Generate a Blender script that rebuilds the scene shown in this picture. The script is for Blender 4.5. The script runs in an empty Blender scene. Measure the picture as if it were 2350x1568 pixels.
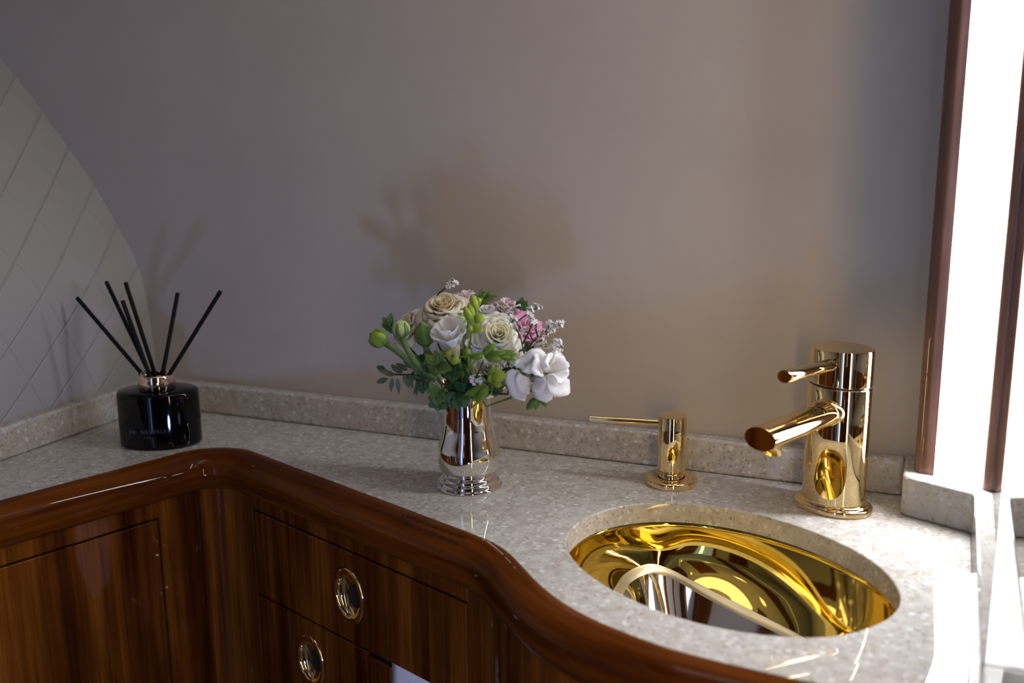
import bpy, bmesh, math, random
from mathutils import Vector, Matrix, noise
random.seed(7)
S = bpy.context.scene
COL = S.collection
V = Vector
R = math.radians
PI = math.pi

# ------------------------------------------------------------------ camera
FPX, IW, IH = 2480.0, 2350, 1568
CAM = V((0.0, -0.9683, 1.20))
FW = V((-0.36720476, 0.90341149, -0.2213783))
RT = V((0.92714174, 0.37459809, -0.00919079))
UP = V((-0.07462482, 0.20862396, 0.9751447))
cd = bpy.data.cameras.new('camera'); co = bpy.data.objects.new('camera', cd); COL.objects.link(co)
cd.sensor_width = 36; cd.lens = FPX / IW * 36; cd.clip_start = 0.01; cd.clip_end = 50
co.matrix_world = Matrix(((RT.x, UP.x, -FW.x, CAM.x), (RT.y, UP.y, -FW.y, CAM.y), (RT.z, UP.z, -FW.z, CAM.z), (0, 0, 0, 1)))
cd.dof.use_dof = True; cd.dof.focus_distance = 0.985; cd.dof.aperture_fstop = 4.0
S.camera = co

# ------------------------------------------------------------------ world, view and light strengths
S.view_settings.view_transform = 'Standard'; S.view_settings.look = 'None'
S.view_settings.exposure = -0.55; S.view_settings.gamma = 1.0; S.view_settings.use_curve_mapping = False
S.cycles.max_bounces = 10; S.cycles.glossy_bounces = 8; S.cycles.diffuse_bounces = 5
S.cycles.caustics_reflective = True; S.cycles.blur_glossy = 0.3; S.cycles.sample_clamp_indirect = 8.0
W = bpy.data.worlds.new('world'); S.world = W; W.use_nodes = True
W.node_tree.nodes['Background'].inputs[0].default_value = (0.6, 0.52, 0.45, 1)
W.node_tree.nodes['Background'].inputs[1].default_value = 0.02
E_PANEL = 64.0      # vertical vanity light by the mirror
E_WARM_FILL = 44.0     # unseen warm fill column, added to brighten the right of the wall
E_GLINT = 3.0  # unseen ceiling panel, added for the bright reflection in the basin
E_SPOT = 3.0      # round ceiling downlights
E_STRIP = 0.8      # ceiling light lines
E_DOOR = 1.0       # bluish cabin light through the doorway
E_SLIT = 9.0
E_COOL = 205.0      # small cool lamp low in front of the vanity

ZC = 0.85          # counter height
YW = 0.016         # back wall plane
XM = 0.048         # mirror plane

def at(px, py, Y):
    d = FW + RT * ((px - IW / 2) / FPX) - UP * ((py - IH / 2) / FPX)
    return CAM + d * ((Y - CAM.y) / d.y)

# ------------------------------------------------------------------ materials
def mat(name, col=(.8, .8, .8), rough=.5, metal=0, coat=0, **k):
    m = bpy.data.materials.new(name); m.use_nodes = True
    b = m.node_tree.nodes['Principled BSDF']
    b.inputs['Base Color'].default_value = (*col, 1); b.inputs['Roughness'].default_value = rough
    b.inputs['Metallic'].default_value = metal; b.inputs['Coat Weight'].default_value = coat
    b.inputs['Coat Roughness'].default_value = k.get('coat_rough', .03)
    if 'ior' in k: b.inputs['IOR'].default_value = k['ior']
    if 'spec' in k: b.inputs['Specular IOR Level'].default_value = k['spec']
    if 'sss' in k:
        b.inputs['Subsurface Weight'].default_value = k['sss']; b.inputs['Subsurface Scale'].default_value = .006
        b.inputs['Subsurface Radius'].default_value = (1, .8, .5)
    if 'emit' in k:
        b.inputs['Emission Color'].default_value = (*k['emit'][0], 1); b.inputs['Emission Strength'].default_value = k['emit'][1]
    return m
def N(m, t, **k):
    n = m.node_tree.nodes.new(t)
    for a, v in k.items():
        if a.startswith('i_'): n.inputs[a[2:].replace('_', ' ')].default_value = v
        else: setattr(n, a, v)
    return n
def L(m, a, ao, b, bi): m.node_tree.links.new(a.outputs[ao], b.inputs[bi])
def ramp(m, stops, interp='LINEAR'):
    n = N(m, 'ShaderNodeValToRGB'); r = n.color_ramp; r.interpolation = interp
    while len(r.elements) < len(stops): r.elements.new(.5)
    for e, (p, c) in zip(r.elements, stops): e.position = p; e.color = (*c, 1)
    return n
def mixc(m, mode='MIX'):
    n = N(m, 'ShaderNodeMix', data_type='RGBA', blend_type=mode); return n
def bsdf(m): return m.node_tree.nodes['Principled BSDF']

# quartz worktop
def stone_mat():
    m = mat('speckled_quartz', rough=.4, coat=1.0, coat_rough=.02, spec=.0)
    tc = N(m, 'ShaderNodeTexCoord')
    n1 = N(m, 'ShaderNodeTexNoise', i_Scale=95.0, i_Detail=3.0, i_Roughness=.6)
    r1 = ramp(m, [(.3, (.42, .39, .355)), (.5, (.50, .48, .455)), (.68, (.57, .56, .545))])
    L(m, tc, 'Object', n1, 'Vector'); L(m, n1, 'Fac', r1, 'Fac')
    def flecks(scale, thr, col, base, seed, pr=.5):
        mp = N(m, 'ShaderNodeMapping'); mp.inputs['Location'].default_value = (seed, seed * .37, seed * .71)
        mp.inputs['Scale'].default_value = (1, 1.25, 1.1)
        L(m, tc, 'Object', mp, 'Vector')
        nz = N(m, 'ShaderNodeTexNoise', i_Scale=scale * 1.1, i_Detail=2.0)
        L(m, mp, 'Vector', nz, 'Vector')
        ad = mixc(m, 'ADD'); ad.inputs[0].default_value = .006
        L(m, mp, 'Vector', ad, 6); L(m, nz, 'Color', ad, 7)
        v = N(m, 'ShaderNodeTexVoronoi', i_Scale=scale, i_Randomness=1.0)
        L(m, ad, 2, v, 'Vector')
        lt = N(m, 'ShaderNodeMapRange'); lt.inputs[1].default_value = thr * .75; lt.inputs[2].default_value = thr * 1.15
        lt.inputs[3].default_value = 1; lt.inputs[4].default_value = 0
        L(m, v, 'Distance', lt, 0)
        sp = N(m, 'ShaderNodeSeparateColor'); L(m, v, 'Color', sp, 0)
        gt = N(m, 'ShaderNodeMath', operation='GREATER_THAN'); gt.inputs[1].default_value = pr
        L(m, sp, 0, gt, 0)
        mu = N(m, 'ShaderNodeMath', operation='MULTIPLY'); L(m, lt, 0, mu, 0); L(m, gt, 0, mu, 1)
        mx = mixc(m); mx.inputs[7].default_value = (*col, 1)
        L(m, mu, 0, mx, 0); L(m, base, 2 if base.bl_idname == 'ShaderNodeMix' else 0, mx, 6)
        return mx
    x = flecks(190, .34, (.38, .335, .285), r1, 1.3, .50)
    x = flecks(140, .30, (.66, .65, .64), x, 4.1, .50)
    x = flecks(100, .24, (.72, .74, .77), x, 8.3, .66)
    x = flecks(420, .30, (.30, .23, .17), x, 6.7, .80)
    x = flecks(260, .20, (.20, .14, .10), x, 9.9, .84)
    L(m, x, 2, bsdf(m), 'Base Color')
    return m
STONE = stone_mat()

def wood_mat(name, along_u, dark, mid, light, seed=0):
    m = mat(name, rough=.5, coat=.6, coat_rough=.02, spec=0.0)
    uv = N(m, 'ShaderNodeUVMap', uv_map='UVMap')
    def tex(sx, sy, scale, det=3, dist=0.0):
        mp = N(m, 'ShaderNodeMapping'); mp.inputs['Scale'].default_value = (sx, sy, 1); mp.inputs['Location'].default_value = (seed, seed * 2, 0)
        L(m, uv, 'UV', mp, 'Vector')
        n = N(m, 'ShaderNodeTexNoise', i_Scale=scale, i_Detail=det, i_Distortion=dist); L(m, mp, 'Vector', n, 'Vector')
        return n
    a, b = (1, .06) if not along_u else (.05, 1)
    n1 = tex(a, b * .8, 42 if not along_u else 60, 2, .2)      # broad ribbon figure
    n2 = tex(a, b * .5, 260, 3, .1)                       # fine grain
    n3 = tex(a, b * 6, 30, 2, .5)                         # cross mottle
    r = ramp(m, [(.33, dark), (.5, mid), (.68, light)])
    L(m, n1, 'Fac', r, 'Fac')
    m2 = mixc(m, 'MULTIPLY'); m2.inputs[0].default_value = .55
    r2 = ramp(m, [(.35, (.45, .4, .35)), (.6, (1.15, 1.15, 1.15))]); L(m, n2, 'Fac', r2, 'Fac')
    L(m, r, 0, m2, 6); L(m, r2, 0, m2, 7)
    m3 = mixc(m, 'MULTIPLY'); m3.inputs[0].default_value = .5
    r3 = ramp(m, [(.35, (.6, .55, .5)), (.65, (1.2, 1.2, 1.2))]); L(m, n3, 'Fac', r3, 'Fac')
    L(m, m2, 2, m3, 6); L(m, r3, 0, m3, 7)
    L(m, m3, 2, bsdf(m), 'Base Color')
    return m
WOOD_F = wood_mat('mahogany_ribbon_veneer', False, (.050, .011, .002), (.125, .035, .005), (.215, .068, .009))
WOOD_R = wood_mat('mahogany_edging', True, (.075, .017, .002), (.125, .032, .003), (.17, .048, .005), 3)
bsdf(WOOD_R).inputs['Coat Weight'].default_value = .35
WOOD_P = wood_mat('mahogany_post', False, (.13, .07, .055), (.18, .10, .08), (.22, .13, .105), 5)
GAP = mat('dark_gap', (.006, .003, .002), .8)

def wall_mat():
    m = mat('greige_wall_covering', rough=.62, spec=.3)
    tc = N(m, 'ShaderNodeTexCoord')
    n = N(m, 'ShaderNodeTexNoise', i_Scale=6.0, i_Detail=4.0); L(m, tc, 'Object', n, 'Vector')
    r = ramp(m, [(.35, (.475, .43, .385)), (.65, (.51, .465, .42))]); L(m, n, 'Fac', r, 'Fac')
    mp = N(m, 'ShaderNodeMapping'); mp.inputs['Scale'].default_value = (900, 900, 60); L(m, tc, 'Object', mp, 'Vector')
    n2 = N(m, 'ShaderNodeTexNoise', i_Scale=1.0, i_Detail=2.0); L(m, mp, 'Vector', n2, 'Vector')
    bp = N(m, 'ShaderNodeBump', i_Strength=.06, i_Distance=.0004); L(m, n2, 'Fac', bp, 'Height')
    L(m, r, 0, bsdf(m), 'Base Color'); L(m, bp, 'Normal', bsdf(m), 'Normal')
    return m
WALL = wall_mat()
QUILT = mat('quilted_cream_leather', (.34, .325, .31), .45, spec=.4)
CREAM = mat('cream_panel', (.46, .41, .37), .35, spec=.5)
GOLD = mat('polished_gold', (.95, .74, .40), .035, 1)
GOLD2 = mat('polished_gold_basin', (.93, .67, .14), .045, 1)
GOLD_PALE = mat('satin_pale_gold', (.98, .86, .55), .38, 1)
CHROME = mat('mirror_polished_floor', (.86, .84, .80), .03, 1)
SILVER = mat('polished_silver', (.93, .90, .87), .03, 1)
ROSEG = mat('rose_gold_collar', (.95, .74, .62), .08, 1)
BLACKG = mat('black_glass', (.0015, .0015, .002), .04, spec=.35)
REED = mat('black_reed', (.006, .005, .005), .7, spec=.2)
SEAL = mat('dark_seal', (.006, .006, .02), .3)
MIRROR = mat('mirror_glass', (.95, .96, .96), .0, 1)
PAPER = mat('white_paper', (.86, .86, .88), .8)
INK = mat('black_ink', (.004, .003, .002), .5)
SILVINK = mat('silver_print', (.10, .10, .11), .35, .6)

def emit(name, col, st):
    m = bpy.data.materials.new(name); m.use_nodes = True; nt = m.node_tree; nt.nodes.clear()
    e = nt.nodes.new('ShaderNodeEmission'); o = nt.nodes.new('ShaderNodeOutputMaterial')
    e.inputs[0].default_value = (*col, 1); e.inputs[1].default_value = st
    nt.links.new(e.outputs[0], o.inputs[0]); return m
M_PANEL = emit('lit_diffuser', (.97, .98, 1), E_PANEL)
M_WARM_FILL = emit('warm_fill_glow', (1, .70, .38), E_WARM_FILL)
M_GLINT = emit('bowl_glint_glow', (1, .93, .85), E_GLINT)
M_SPOT = emit('downlight_glow', (1, .90, .80), E_SPOT)
M_STRIP = emit('led_line_glow', (1, .90, .82), E_STRIP)
M_DOOR = emit('cabin_light_blue', (.30, .42, 1.0), E_DOOR)
M_SLIT = emit('cabin_light_bright', (.35, .62, 1.0), E_SLIT)

def petal_mat(name, c, rough=.55):
    m = mat(name, c, rough, sss=.25, spec=.3)
    tc = N(m, 'ShaderNodeTexCoord')
    n = N(m, 'ShaderNodeTexNoise', i_Scale=180.0, i_Detail=3.0); L(m, tc, 'Object', n, 'Vector')
    r = ramp(m, [(.3, tuple(x * .86 for x in c)), (.7, tuple(min(1, x * 1.06) for x in c))]); L(m, n, 'Fac', r, 'Fac')
    L(m, r, 0, bsdf(m), 'Base Color'); return m
P_CREAM = petal_mat('cream_petal', (.88, .79, .60)); P_CREAM_IN = petal_mat('butter_petal', (.90, .76, .46))
P_IVORY = petal_mat('ivory_petal', (.87, .86, .74)); P_IVORY_IN = petal_mat('ivory_yellow_petal', (.87, .84, .60))
P_WHITE = petal_mat('white_petal', (.88, .88, .90)); P_PINK = petal_mat('pink_petal', (.62, .25, .42))
P_BLUSH = petal_mat('blush_petal', (.82, .66, .70)); P_YEL = petal_mat('yellow_throat', (.85, .60, .10))
P_GRNPET = petal_mat('green_bud_petal', (.45, .58, .22)); P_LIME = petal_mat('lime_bud', (.25, .35, .035))
LEAF = petal_mat('mid_green_leaf', (.075, .17, .035), .4); LEAF_D = petal_mat('dark_green_leaf', (.022, .075, .03), .45)
LEAF_L = petal_mat('fresh_green_leaf', (.13, .24, .03), .4); LEAF_G = petal_mat('grey_green_leaf', (.05, .10, .065), .5)
LEAF_S = petal_mat('sage_stem', (.12, .20, .06), .5); TWIG = mat('dark_twig', (.035, .04, .015), .7)

# ------------------------------------------------------------------ mesh helpers
class MB:
    def __init__(s): s.v = []; s.f = []; s.uv = []
    def add(s, vs, fs, uvs=None):
        b = len(s.v); s.v += [tuple(x) for x in vs]; s.f += [tuple(i + b for i in f) for f in fs]
        s.uv += list(uvs) if uvs else [(x[0], x[2]) for x in vs]
    def grid(s, rows, close_u=False, close_v=False, uvs=None):
        n = len(rows); k = len(rows[0]); vs = [p for r in rows for p in r]; fs = []
        for i in range(n if close_v else n - 1):
            for j in range(k if close_u else k - 1):
                a = i * k + j; b = i * k + (j + 1) % k; c = ((i + 1) % n) * k + (j + 1) % k; d = ((i + 1) % n) * k + j
                fs.append((a, b, c, d))
        s.add(vs, fs, uvs)
    def box(s, a, b):
        x0, y0, z0 = a; x1, y1, z1 = b
        vs = [(x0, y0, z0), (x1, y0, z0), (x1, y1, z0), (x0, y1, z0), (x0, y0, z1), (x1, y0, z1), (x1, y1, z1), (x0, y1, z1)]
        s.add(vs, [(0, 3, 2, 1), (4, 5, 6, 7), (0, 1, 5, 4), (1, 2, 6, 5), (2, 3, 7, 6), (3, 0, 4, 7)], [(v[0] + v[1], v[2]) for v in vs])
    def prism(s, poly, z0, z1):
        n = len(poly); vs = [(x, y, z0) for x, y in poly] + [(x, y, z1) for x, y in poly]
        fs = [tuple(range(n - 1, -1, -1)), tuple(range(n, 2 * n))] + [(i, (i + 1) % n, n + (i + 1) % n, n + i) for i in range(n)]
        s.add(vs, fs, [(v[0] + v[1], v[2]) for v in vs])
    def lathe(s, prof, n=64, c=(0, 0), ax=1.0, ay=1.0, rot=0.0):
        rows = []
        for r, z in prof:
            row = []
            for i in range(n):
                t = 2 * PI * i / n; x = r * ax * math.cos(t); y = r * ay * math.sin(t)
                row.append((c[0] + x * math.cos(rot) - y * math.sin(rot), c[1] + x * math.sin(rot) + y * math.cos(rot), z))
            rows.append(row)
        s.grid(rows, close_u=True)
    def tube(s, pts, r, n=10, cap=True, sx=1.0):
        pts = [V(p) for p in pts]; rs = r if isinstance(r, (list, tuple)) else [r] * len(pts)
        rows = []; prev = None
        for i, p in enumerate(pts):
            t = (pts[min(i + 1, len(pts) - 1)] - pts[max(i - 1, 0)]).normalized()
            if prev is None:
                a = t.cross(V((0, 0, 1)))
                if a.length < 1e-3: a = t.cross(V((1, 0, 0)))
                a.normalize()
            else: a = (prev - t * prev.dot(t)).normalized()
            prev = a; b = t.cross(a)
            rows.append([p + (a * math.cos(2 * PI * k / n) * sx + b * math.sin(2 * PI * k / n)) * rs[i] for k in range(n)])
        s.grid(rows, close_u=True)
        if cap:
            base = len(s.v) - len(rows) * n
            s.f.append(tuple(base + k for k in range(n - 1, -1, -1))); e = base + (len(rows) - 1) * n
            s.f.append(tuple(e + k for k in range(n)))
    def build(s, name, m, parent=None, smooth=True, bevel=0, seg=3, solid=0, sub=0, auto=None):
        me = bpy.data.meshes.new(name); me.from_pydata(s.v, [], s.f)
        uvl = me.uv_layers.new(name='UVMap')
        for lp in me.loops: uvl.data[lp.index].uv = s.uv[lp.vertex_index]
        bm = bmesh.new(); bm.from_mesh(me); bmesh.ops.recalc_face_normals(bm, faces=bm.faces)
        bm.to_mesh(me); bm.free()
        o = bpy.data.objects.new(name, me); COL.objects.link(o)
        for mm in (m if isinstance(m, list) else [m]): me.materials.append(mm)
        if smooth:
            for p in me.polygons: p.use_smooth = True
            if auto is not None:
                me.set_sharp_from_angle(angle=R(auto))
        if solid:
            md = o.modifiers.new('solid', 'SOLIDIFY'); md.thickness = solid; md.offset = 0
        if bevel:
            md = o.modifiers.new('bevel', 'BEVEL'); md.width = bevel; md.segments = seg; md.limit_method = 'ANGLE'; md.angle_limit = R(40)
            md.harden_normals = False
        if sub:
            md = o.modifiers.new('sub', 'SUBSURF'); md.levels = sub; md.render_levels = sub
        if parent is not None: o.parent = parent; o.matrix_parent_inverse = parent.matrix_basis.inverted()
        return o
def tag(o, label=None, cat=None, group=None, kind=None):
    if label: o['label'] = label
    if cat: o['category'] = cat
    if group: o['group'] = group
    if kind: o['kind'] = kind
    return o
def empty(name, loc, label, cat, group=None):
    o = bpy.data.objects.new(name, None); COL.objects.link(o); o.location = loc; o.empty_display_size = .02
    o.matrix_basis = Matrix.Translation(loc)
    return tag(o, label, cat, group)
def struct(o, label=None): return tag(o, label, kind='structure')

# ------------------------------------------------------------------ plan geometry of the vanity
TH = R(21.2)
CDIR = V((math.cos(TH), -math.sin(TH), 0)); NDIR = V((-math.sin(TH), -math.cos(TH), 0))   # along / out of the centre front
P0 = V((-.4928, -.1541, 0)); CORNER = P0 - CDIR * .2116
RF = .055
path = []
def seg(a, b, n): path.extend([a.lerp(b, i / n) for i in range(n)])
Ls = CORNER + NDIR * .56; La = CORNER + NDIR * RF; Lb = CORNER + CDIR * RF
seg(Ls, La, 30)
cc = CORNER + NDIR * RF + CDIR * RF
for i in range(24):
    t = PI / 2 * i / 24
    path.append(cc - CDIR * RF * math.cos(t) - NDIR * RF * math.sin(t))
Lc = P0 + CDIR * .155
seg(Lb, Lc, 40)
cp = [Lc - CDIR * .03, Lc] + [V((x, y, 0)) for x, y in [(-.328, -.2190), (-.3120, -.2285), (-.2957, -.2425), (-.2780, -.2615), (-.2550, -.2850), (-.2304, -.3045), (-.2015, -.3205), (-.1694, -.3325), (-.1400, -.3405), (-.1020, -.3450), (-.0603, -.3480), (.0, -.3500), (.034, -.3505), (.06, -.3505)]]
for i in range(1, len(cp) - 2):
    a, b, c, d = cp[i - 1:i + 3]
    for j in range(8):
        t = j / 8
        path.append(.5 * ((2 * b) + (c - a) * t + (2 * a - 5 * b + 4 * c - d) * t * t + (3 * b - a - 3 * c + d) * t ** 3))
path.append(cp[-2])
for _ in range(6):      # gentle smoothing of the bow only
    q = list(path)
    for i in range(95, len(path) - 1): q[i] = path[i] * .5 + (path[i - 1] + path[i + 1]) * .25
    path = q
arc = [0]
for i in range(1, len(path)): arc.append(arc[-1] + (path[i] - path[i - 1]).length)
nrm = []
for i in range(len(path)):
    t = (path[min(i + 1, len(path) - 1)] - path[max(i - 1, 0)]).normalized(); nrm.append(V((t.y, -t.x, 0)))
UP0 = arc[min(range(len(path)), key=lambda i: (path[i] - P0).length)]
_i = min(range(len(path)), key=lambda i: (path[i] - P0).length); UP0 += (P0 - path[_i]).dot(CDIR)
Q0 = V((-.7563, -.2482, 0)); _i = min(range(30), key=lambda i: (path[i] - Q0).length); UQ0 = arc[_i] - (Q0 - path[_i]).dot(NDIR)
def pt(u, off, z):
    u = max(0, min(arc[-1], u)); lo = 0
    for i in range(len(arc) - 1):
        if arc[i + 1] >= u: lo = i; break
    t = (u - arc[lo]) / max(1e-9, arc[lo + 1] - arc[lo])
    p = path[lo].lerp(path[lo + 1], t) + nrm[lo].lerp(nrm[lo + 1], t).normalized() * off
    return V((p.x, p.y, z))
def slab(mb, u0, u1, z0, z1, o0, o1, br=.0008):
    us = sorted({u0, u1} | {u for u in arc if u0 < u < u1})
    rows = []; uvs = []
    prof = [(o0, z0), (o1 - br, z0), (o1, z0 + br), (o1, z1 - br), (o1 - br, z1), (o0, z1)]
    k = [(u0, 0), ] 
    def row(u, pr): rows.append([pt(u, o, z) for o, z in pr]); uvs.extend([(u, z) for o, z in pr])
    ins = [(o0, z0), (o1 - br, z0), (o1 - br, z0 + br), (o1 - br, z1 - br), (o1 - br, z1), (o0, z1)]
    row(u0, ins)
    for u in us:
        uu = u + br if u == u0 else (u - br if u == u1 else u)
        row(uu, prof)
    row(u1, ins)
    mb.grid(rows, close_u=True, uvs=uvs)
    b = len(mb.v) - len(rows) * 6
    mb.f.append(tuple(b + i for i in range(6))); e = b + (len(rows) - 1) * 6; mb.f.append(tuple(e + 5 - i for i in range(6)))

# ------------------------------------------------------------------ room shell
def plane(name, pts, m, label=None):
    mb = MB(); n = len(pts) // 2
    mb.add(pts, [tuple(range(len(pts)))], [(p[0] + p[1], p[2]) for p in pts]); o = mb.build(name, m, smooth=False); struct(o, label); return o
def slabbox(name, a, b, m, label=None):
    mb = MB(); mb.box(a, b); return struct(mb.build(name, m, smooth=False), label)
slabbox('wall_back', (-2.0, YW, 0), (.30, YW + .04, 2.0), WALL, 'greige fabric-covered wall behind the vanity')
slabbox('floor', (-2.0, -2.1, -.03), (1.0, .06, 0), mat('beige_carpet', (.35, .30, .25), .95))
slabbox('ceiling', (-2.0, -2.1, 1.95), (1.0, .06, 1.98), CREAM)
slabbox('wall_right', (XM + .014, -.52, 0), (XM + .05, YW, 1.95), CREAM)
slabbox('wall_entry', (XM + .05, -.52, 0), (1.0, -.48, 1.95), CREAM)
slabbox('wall_side', (.96, -2.1, 0), (1.0, -.52, 1.95), CREAM)
# front wall behind the photographer: cream, dark wood door, doorway with blue cabin light
slabbox('wall_front', (-2.0, -2.14, 0), (1.0, -2.1, 1.95), CREAM)
mb = MB(); mb.box((-.30, -2.1, 0), (.62, -2.07, 1.9)); struct(mb.build('door_1', WOOD_F, smooth=False), 'dark mahogany door behind the camera')
mb = MB(); mb.box((-1.35, -2.1, 0), (-.95, -2.07, 1.95)); struct(mb.build('trim_3', WOOD_F, smooth=False))
mb = MB(); mb.box((-.67, -2.1, 0), (-.60, -2.07, 1.9)); struct(mb.build('trim_4', WOOD_F, smooth=False))
mb = MB(); mb.box((-.60, -2.098, .02), (-.30, -2.09, 1.88)); d2 = struct(mb.build('door_2', M_DOOR, smooth=False), 'open doorway glowing with blue cabin light')
mb = MB(); mb.box((-.41, -2.088, .3), (-.37, -2.08, 1.80)); struct(mb.build('trim_5', M_SLIT, smooth=False))  # glowing slit for the bright core of the doorway light

mb = MB(); mb.box((-.915, -2.08, 0), (-.80, -.66, .87)); struct(mb.build('trim_6', WOOD_F, smooth=False), 'dark mahogany side panelling nearer the doorway')
# curved quilted side wall
prof = [(.0, -.80), (.40, -.83), (.70, -.850), (.884, -.853), (.94, -.8555), (.985, -.8605), (1.02, -.8705), (1.0485, -.8860), (1.0919, -.9125), (1.1323, -.9425), (1.1714, -.9735), (1.2165, -1.012), (1.26, -1.052), (1.34, -1.13), (1.45, -1.25), (1.60, -1.42), (1.95, -1.85)]
def catm(vals, k=6):
    out = []
    P = [vals[0]] + vals + [vals[-1]]
    for i in range(1, len(P) - 2):
        a, b, c, d = [V((*p, 0)) for p in P[i - 1:i + 3]]
        for j in range(k):
            t = j / k; q = .5 * ((2 * b) + (c - a) * t + (2 * a - 5 * b + 4 * c - d) * t * t + (3 * b - a - 3 * c + d) * t ** 3)
            out.append((q.x, q.y))
    out.append(vals[-1]); return out
pf = catm(prof, 10); la = [0]
for i in range(1, len(pf)): la.append(la[-1] + math.hypot(pf[i][0] - pf[i - 1][0], pf[i][1] - pf[i - 1][1]))
ys = [YW + .002 - .012 * i for i in range(0, 178)]
mb = MB(); rows = []; uvs = []
for (z, x), s_ in zip(pf, la):
    rows.append([(x + y * .07, y, z) for y in ys]); uvs += [(y, s_) for y in ys]
mb.grid(rows, uvs=uvs)
o = mb.build('wall_left', QUILT, solid=0); struct(o, 'cream padded side wall with diamond stitching')
# stitching: raised padding with narrow grooves, as bump on a real quilt pattern
def quilt_nodes(m):
    uv = N(m, 'ShaderNodeUVMap', uv_map='UVMap'); sp = N(m, 'ShaderNodeSeparateXYZ'); L(m, uv, 'UV', sp, 0)
    def line(ax, ay, per, off, w):
        a = N(m, 'ShaderNodeMath', operation='MULTIPLY'); a.inputs[1].default_value = ax; L(m, sp, 0, a, 0)
        b = N(m, 'ShaderNodeMath', operation='MULTIPLY_ADD'); b.inputs[1].default_value = ay; L(m, sp, 1, b, 0); L(m, a, 0, b, 2)
        c = N(m, 'ShaderNodeMath', operation='MULTIPLY_ADD'); c.inputs[1].default_value = 1 / per; c.inputs[2].default_value = off; L(m, b, 0, c, 0)
        f = N(m, 'ShaderNodeMath', operation='FRACT'); L(m, c, 0, f, 0)
        g = N(m, 'ShaderNodeMath', operation='SUBTRACT'); g.inputs[1].default_value = .5; L(m, f, 0, g, 0)
        h = N(m, 'ShaderNodeMath', operation='ABSOLUTE'); L(m, g, 0, h, 0)       # 0.5 at the seam
        k = N(m, 'ShaderNodeMapRange'); k.interpolation_type = 'SMOOTHERSTEP'; k.inputs[1].default_value = .5 - w; k.inputs[2].default_value = .5; L(m, h, 0, k, 0)
        return k
    l1 = line(*Q_A); l2 = line(*Q_B)
    hf = N(m, 'ShaderNodeMath', operation='MULTIPLY'); hf.inputs[1].default_value = .45; L(m, l2, 0, hf, 0)
    mx = N(m, 'ShaderNodeMath', operation='MAXIMUM'); L(m, l1, 0, mx, 0); L(m, hf, 0, mx, 1)
    iv = N(m, 'ShaderNodeMath', operation='MULTIPLY'); iv.inputs[1].default_value = -1; L(m, mx, 0, iv, 0)
    bp = N(m, 'ShaderNodeBump', i_Strength=.55, i_Distance=.003); L(m, iv, 0, bp, 'Height')
    L(m, bp, 'Normal', bsdf(m), 'Normal')
Q_A = (-.85, 1.0, .0535, .28, .045)
Q_B = (2.4, 1.0, .175, -.086, .012)
quilt_nodes(QUILT)

# low cabinet with a small cool courtesy lamp, below and in front of the basin
mb = MB(); mb.box((-.19, -.90, 0), (.01, -.70, .51)); tag(mb.build('side_cabinet', WOOD_F, smooth=False, bevel=.004), 'low dark wooden cabinet on the floor in front of the vanity, outside the picture', 'cabinet')
LP = V((-.10, -.75, .655)); LN = V((-.93, .28, .22)).normalized()
e = empty('courtesy_lamp', (LP.x, LP.y, .5102), 'small cool-white spot lamp standing on the low wooden cabinet', 'lamp')
mb = MB(); mb.lathe([(.0001, .5104), (.040, .5104), (.042, .514), (.042, .520), (.006, .524), (.0045, .60), (.0045, .632)], 32, (LP.x - LN.x * .03, LP.y - LN.y * .03)); mb.build('lamp_base', SILVER, e)
ta = LN.cross(V((0, 0, 1))).normalized(); tb = LN.cross(ta)
def lring(r, d): return [LP + LN * d + (ta * math.cos(2 * PI * k / 32) + tb * math.sin(2 * PI * k / 32)) * r for k in range(32)]
mb = MB(); mb.grid([lring(.001, -.045), lring(.026, -.043), lring(.040, -.010), lring(.041, .004), lring(.037, .004), lring(.0365, .001)], close_u=True); mb.build('lamp_head', SILVER, e)
mb = MB(); mb.grid([lring(.036, .0015), lring(.0001, .002)], close_u=True); mb.build('lamp_lens', emit('cool_lamp_glow', (.30, .46, 1.0), E_COOL), e)

# ------------------------------------------------------------------ counter top with sink cut-out
SINK = [(-.2713, -.1900), (-.2710, -.1650), (-.2662, -.1370), (-.2477, -.1070), (-.2148, -.0870), (-.1739, -.0805), (-.1323, -.0865), (-.0929, -.1030), (-.0609, -.1251), (-.0332, -.1527), (-.0167, -.1853), (-.0121, -.2089), (-.0130, -.2290), (-.0212, -.2515), (-.0423, -.2790), (-.0674, -.2935), (-.1088, -.3010), (-.1486, -.2970), (-.1990, -.2770), (-.2370, -.2470), (-.2590, -.2190)]
def closed_cr(pts, k):
    n = len(pts); out = []
    for i in range(n):
        a, b, c, d = [V((*pts[(i + q) % n], 0)) for q in (-1, 0, 1, 2)]
        for j in range(k):
            t = j / k; out.append(.5 * ((2 * b) + (c - a) * t + (2 * a - 5 * b + 4 * c - d) * t * t + (3 * b - a - 3 * c + d) * t ** 3))
    return out
def smooth_loop(p, it):
    for _ in range(it):
        n = len(p); p = [p[i] * .5 + (p[i - 1] + p[(i + 1) % n]) * .25 for i in range(n)]
    return p
sink = smooth_loop(closed_cr(SINK, 8), 40)
def loop_off(p, d):
    n = len(p); out = []
    for i in range(n):
        t = (p[(i + 1) % n] - p[i - 1]).normalized(); out.append(p[i] + V((-t.y, t.x, 0)) * d)
    return out
_c = sum(sink, V()) / len(sink)
SG = 1 if (loop_off(sink, .01)[0] - _c).length > (sink[0] - _c).length else -1   # + = outward
def so(d): return loop_off(sink, d * SG)
rimline = [pt(u, 0, 0) for u in arc]
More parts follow.
